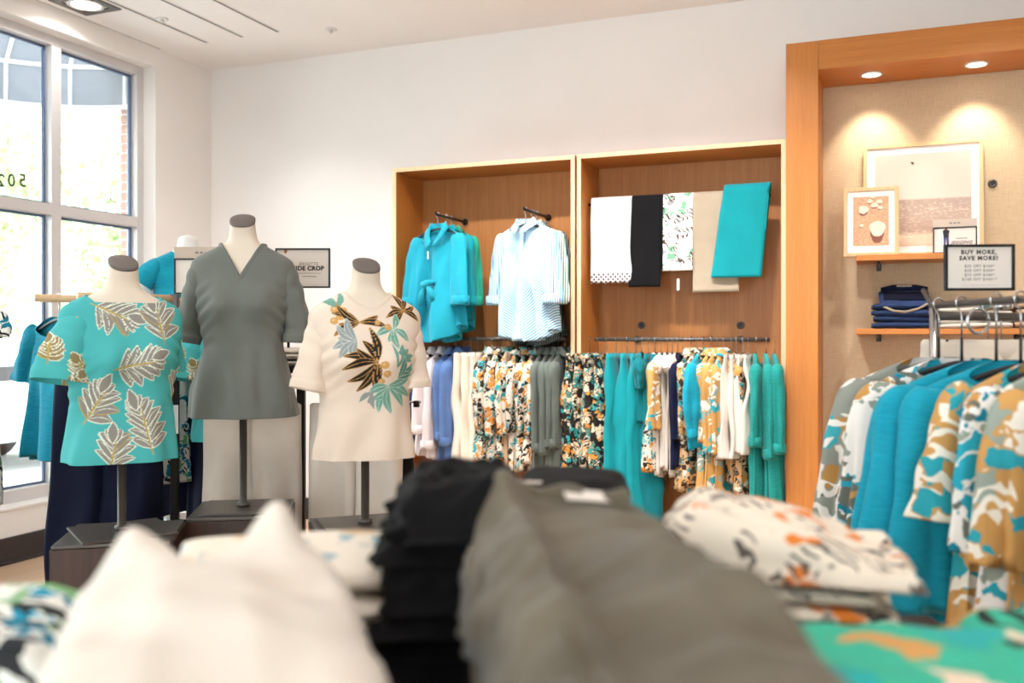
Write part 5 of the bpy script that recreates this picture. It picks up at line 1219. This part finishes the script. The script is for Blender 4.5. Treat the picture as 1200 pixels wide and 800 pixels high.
# ---------------------------------------------------------------- foreground table with stacks
TZ = .93
M['fl_pale'] = floral('pale blue and tan print', S(230, 220, 206), [S(230, 220, 206), S(150, 176, 184), S(206, 178, 142), S(230, 220, 206), S(190, 190, 184)], 22, .55, 0)
tp0 = cw(-.02, .92, 0); tb = empty('display_table', tp0, ANG, 'dark wooden display table under the folded stacks', 'table')
bevel(MB().box((-.80, -.66, TZ - .04), (.72, .64, TZ)).build('table_top', M['dkwood'], tb), .004)
for x in (-.76, .68):
    for y in (-.62, .60): bevel(MB().box((x - .03, y - .03, 0), (x + .03, y + .03, TZ - .04)).build('leg', M['dkwood'], tb), .004)
for y in (-.62, .60): MB().box((-.73, y - .012, TZ - .13), (.65, y + .012, TZ - .04)).build('apron', M['dkwood'], tb)
def heap(name, label, cat, c, d, z, rz, W, D, H, mat, seed, zf=None, xf=None, flank=.03, group=None, N=110, K=90, fold=.008, layer=0.0, box=.42, kf=55, ep=8):
    """a soft folded garment: arched cross-sections along y, rounded ends, creases"""
    root = empty(name, cw(c, d, z), ANG + rz, label, cat, group)
    ph = np.linspace(PI, 0, N); y = np.linspace(-1, 1, K); rows = []
    cx = np.sign(np.cos(ph)) * np.abs(np.cos(ph)) ** box; sz = np.abs(np.sin(ph)) ** box
    for yy in y:
        e = max(0.0, 1 - abs(yy) ** ep) ** .5
        h = H * (.04 + .96 * e); w = W / 2 * (.93 + .07 * e)
        x = cx * (w + flank * (1 - sz)); zz = sz * h
        rows.append(np.stack([x, np.full(N, yy * D / 2), zz], -1))
    R = np.array(rows); u = R[..., 0] / (W / 2); v = R[..., 1] / (D / 2); top = sm(.15, .9, R[..., 2] / H)
    if zf is not None: R[..., 2] += zf(u, v) * top
    if xf is not None: R[..., 0] += xf(u, v)
    Q = R * np.array([1, .55, 1])
    f1 = fn(Q, seed, kf, 4); f2 = fn(R * np.array([.5, 1, 1]), seed + 9, kf * 1.5, 3)
    R[..., 2] += fold * (f1 + .4 * f2) * top; R[..., 0] += np.sign(cx)[None] * fold * .8 * f2 * (1 - top)
    if layer: R[..., 0] += np.sign(cx)[None] * .006 * np.abs(np.sin(R[..., 2] / layer * PI)) * (1 - top)
    flo = R.copy(); flo = np.stack([R[:, 0], R[:, -1]], 1)
    V = R.reshape(-1, 3); F = gridf(K, N).tolist() + [[i * N, (i + 1) * N, (i + 1) * N + N - 1, i * N + N - 1] for i in range(K - 1)] + [list(range(N)), [(K - 1) * N + i for i in range(N)][::-1]]
    mk('cloth', V, F, M[mat], root); return root
g2 = lambda u, v, a, b, sa, sb: np.exp(-((u - a) / sa) ** 2 - ((v - b) / sb) ** 2)
# white trousers
wr_ = math.radians(17)
stack('folded_trousers', 'folded white trousers in the stack beside the olive trousers on the table', 'white trousers stacked on the table', cw(-.225, .70, TZ), ANG + wr_, 'ivory', 7, .225, .50, .028, 101, 'trousers', .004, .012)
wt = heap('folded_trousers', 'topmost white trousers with raised waistband corners, on the table', 'trousers', -.225, .70, TZ + .196, wr_, .205, .50, .070, 'whitec', 102,
     zf=lambda u, v: .036 * g2(u, v, -.72, .84, .26, .18) + .042 * g2(u, v, .55, .85, .30, .18) - .010 * g2(u, v, -.2, .9, .35, .3) + .008 * g2(u, v, .0, .1, .5, .5), flank=.03, fold=.008, kf=48)
# olive trousers
stack('folded_trousers', 'folded olive trousers in the stack behind the white trousers on the table', 'olive trousers stacked on the table', cw(.086, .79, TZ), ANG + .10, 'olive', 7, .20, .58, .028, 111, 'trousers', .006, .032)
ol = heap('folded_trousers', 'topmost olive-grey trousers with a pale waist label, on the table', 'trousers', .086, .79, TZ + .196, .10, .19, .62, .082, 'olive', 112, box=.24, ep=18, kf=38,
     zf=lambda u, v: .024 * g2(u, v, -.72, .92, .30, .16) + .012 * g2(u, v, .75, .92, .3, .2) - .008 * g2(u, v, .1, .95, .4, .2) + .012 * g2(u + .10 * v, v, -.62, .3, .16, .9) - .012 * g2(u + .08 * v, v, -.30, .2, .18, .9) + .006 * np.sin(v * 9 + u * 5) * sm(-.2, .4, u) - .02 * np.clip(-v - .2, 0, 1), flank=.028, fold=.013)
q = MB().box((-.034, -.012, 0), (.034, .012, .0012)).build('waist_label', M['paper'], ol, loc=(.035, .275, .088)); q.rotation_euler = (math.radians(18), math.radians(6), .1)
t_ = np.linspace(0, 1, 20); rows_ = [np.stack([-.075 + .15 * t_, .275 + .02 * np.sin(t_ * PI) + dy, .084 + .016 * (1 - t_) ** 2 + .004 * np.sin(t_ * 14) + dz], -1) for dy, dz in ((-.022, -.012), (-.018, .004), (.0, .010), (.014, .004), (.018, -.02))]
mk('waistband', np.array(rows_).reshape(-1, 3), gridf(5, 20), M['olive'], ol)
V, F = tube([(-.10, -.10, .03), (-.115, -.13, .0), (-.118, -.15, -.03)], .0022, 8); cd = mk('drawcord', V, F, M['white'], ol)
V, F = tube([(-.118, -.15, -.03), (-.12, -.155, -.045)], .005, 10); mk('cord_end', V, F, M['chrome'], cd)
V, F = tube([(-.06, .20, .086), (-.055, .05, .084), (-.065, -.1, .078), (-.07, -.25, .07)], .0028, 8); mk('side_seam', V, F, M['olive'], ol)
# black crumpled trousers behind
for i in range(10):
    top_ = i == 9
    heap('folded_trousers', 'topmost black crumpled trousers behind the olive trousers' if top_ else 'black crumpled trousers in the ruffled stack behind the olive trousers', 'trousers', -.068 + .006 * math.sin(i * 2.3), 1.15 + .006 * math.cos(i * 1.7), TZ + .0265 * i, .1 + .06 * math.sin(i * 3.1), .135 + .007 * (9 - i), .24, .046 if not top_ else .062, 'blackc', 122 + i * 3, group='black crumpled trousers on the table', fold=.013, flank=.018, N=90, K=60, box=.55, kf=95, zf=(lambda u, v: .014 * g2(u, v, .5, .2, .5, .7)) if top_ else None)
stack('folded_trousers', 'folded black trousers with a pale label behind the olive stack', 'smooth black trousers stacked on the table', cw(.085, 1.37, TZ), ANG - .1, 'blackc', 8, .17, .24, .029, 125, 'trousers', .004)
b2 = heap('folded_trousers', 'topmost smooth black trousers with a pale label, behind the olive stack', 'trousers', .085, 1.36, TZ + .232, -.15, .15, .22, .035, 'blackc', 126, fold=.003, flank=.01)
q = MB().box((-.018, -.008, 0), (.018, .008, .001)).build('waist_label', M['paper'], b2, loc=(-.05, -.085, .034))
# printed stack peeping out behind the white trousers
stack('folded_blouse', 'folded cream and blue printed top behind the white trousers', 'printed tops behind the white trousers', cw(-.285, 1.13, TZ), ANG + .25, 'fl_pale', 7, .26, .22, .029, 131, 'top', .005)
# cream marbled stack, sliding to the right
cs = stack('folded_blouse', 'folded cream blouse with orange and grey print, stacked on the table', 'cream printed blouses on the table', cw(.375, 1.25, TZ), ANG - .25, 'fl_cream', 7, .32, .28, .024, 141, 'blouse', .010, .012, lean=(-.008, -.003))
heap('folded_blouse', 'topmost cream blouse with orange and grey print, sloping on its stack', 'blouse', .355, 1.25, TZ + .168, -.25, .27, .28, .075, 'fl_cream', 142, zf=lambda u, v: -.045 * sm(-.5, 1.0, u) + .006 * np.sin(u * 6), fold=.008, flank=.03)
# green tropical prints before them
stack('folded_blouse', 'folded green tropical-print top under the topmost green print', 'green printed tops on the table', cw(.385, .83, TZ), ANG - .1, 'fl_green', 5, .26, .26, .028, 151, 'top', .006, .01)
heap('folded_blouse', 'topmost green tropical-print top beside the olive trousers', 'top', 0.385, .83, TZ + .14, -.1, .25, .27, .04, 'fl_green', 152, fold=.006, flank=.02)
stack('folded_blouse', 'folded green and white print top at the table edge', 'green and white tops at the table edge', cw(.59, .95, TZ), ANG - .15, 'fl_green', 4, .20, .28, .028, 155, 'top', .006, .01)
heap('folded_blouse', 'topmost green and white print top at the table edge', 'top', 0.59, .95, TZ + .112, -.15, .19, .28, .045, 'fl_green', 156, fold=.007, flank=.02)
# blue tropical prints on the window side
stack('folded_blouse', 'folded blue tropical-print top in the stack beside the white trousers', 'blue printed tops on the table', cw(-.61, .98, TZ), ANG + .3, ['fl_blue', 'tealblue'], 5, .25, .30, .027, 161, 'top', .006, .01)
heap('folded_blouse', 'topmost white and blue tropical-print top beside the white trousers', 'top', -.61, .98, TZ + .135, .3, .24, .30, .04, 'fl_blue', 162, fold=.007, flank=.02)
# sliver of a printed white dress on a stand that is mostly out of view
sp_ = cw(-2.215, 3.75, 0); ss = empty('single_stand', sp_, ANG, 'slim dark stand holding the white printed dress by the window', 'garment rack')
bevel(MB().box((-.014, -.014, .01), (.014, .014, 1.63)).build('post', M['dkmetal'], ss), .003); bevel(MB().box((-.15, -.15, 0), (.15, .15, .01)).build('base_plate', M['dkmetal'], ss), .002)
V, F = tube([(0, 0, 1.60), (0, -.17, 1.60)], .010, 10); mk('peg', V, F, M['dkmetal'], ss)
hanger(cw(-2.215, 3.60, 1.616), ANG + .1, .38, M['black'], 'black hanger holding the white printed dress by the window', 'hangers on the floor racks')
hang_top(cw(-2.215, 3.60, 1.616), ANG + .1, M['fl_blue'], 'white printed dress hanging on a slim stand by the window', 'dress', None, L=.80, Ls=.12, W=.40, th=.06, seed=171, r1=.05, out=.0, flare=1.08, name='dress')
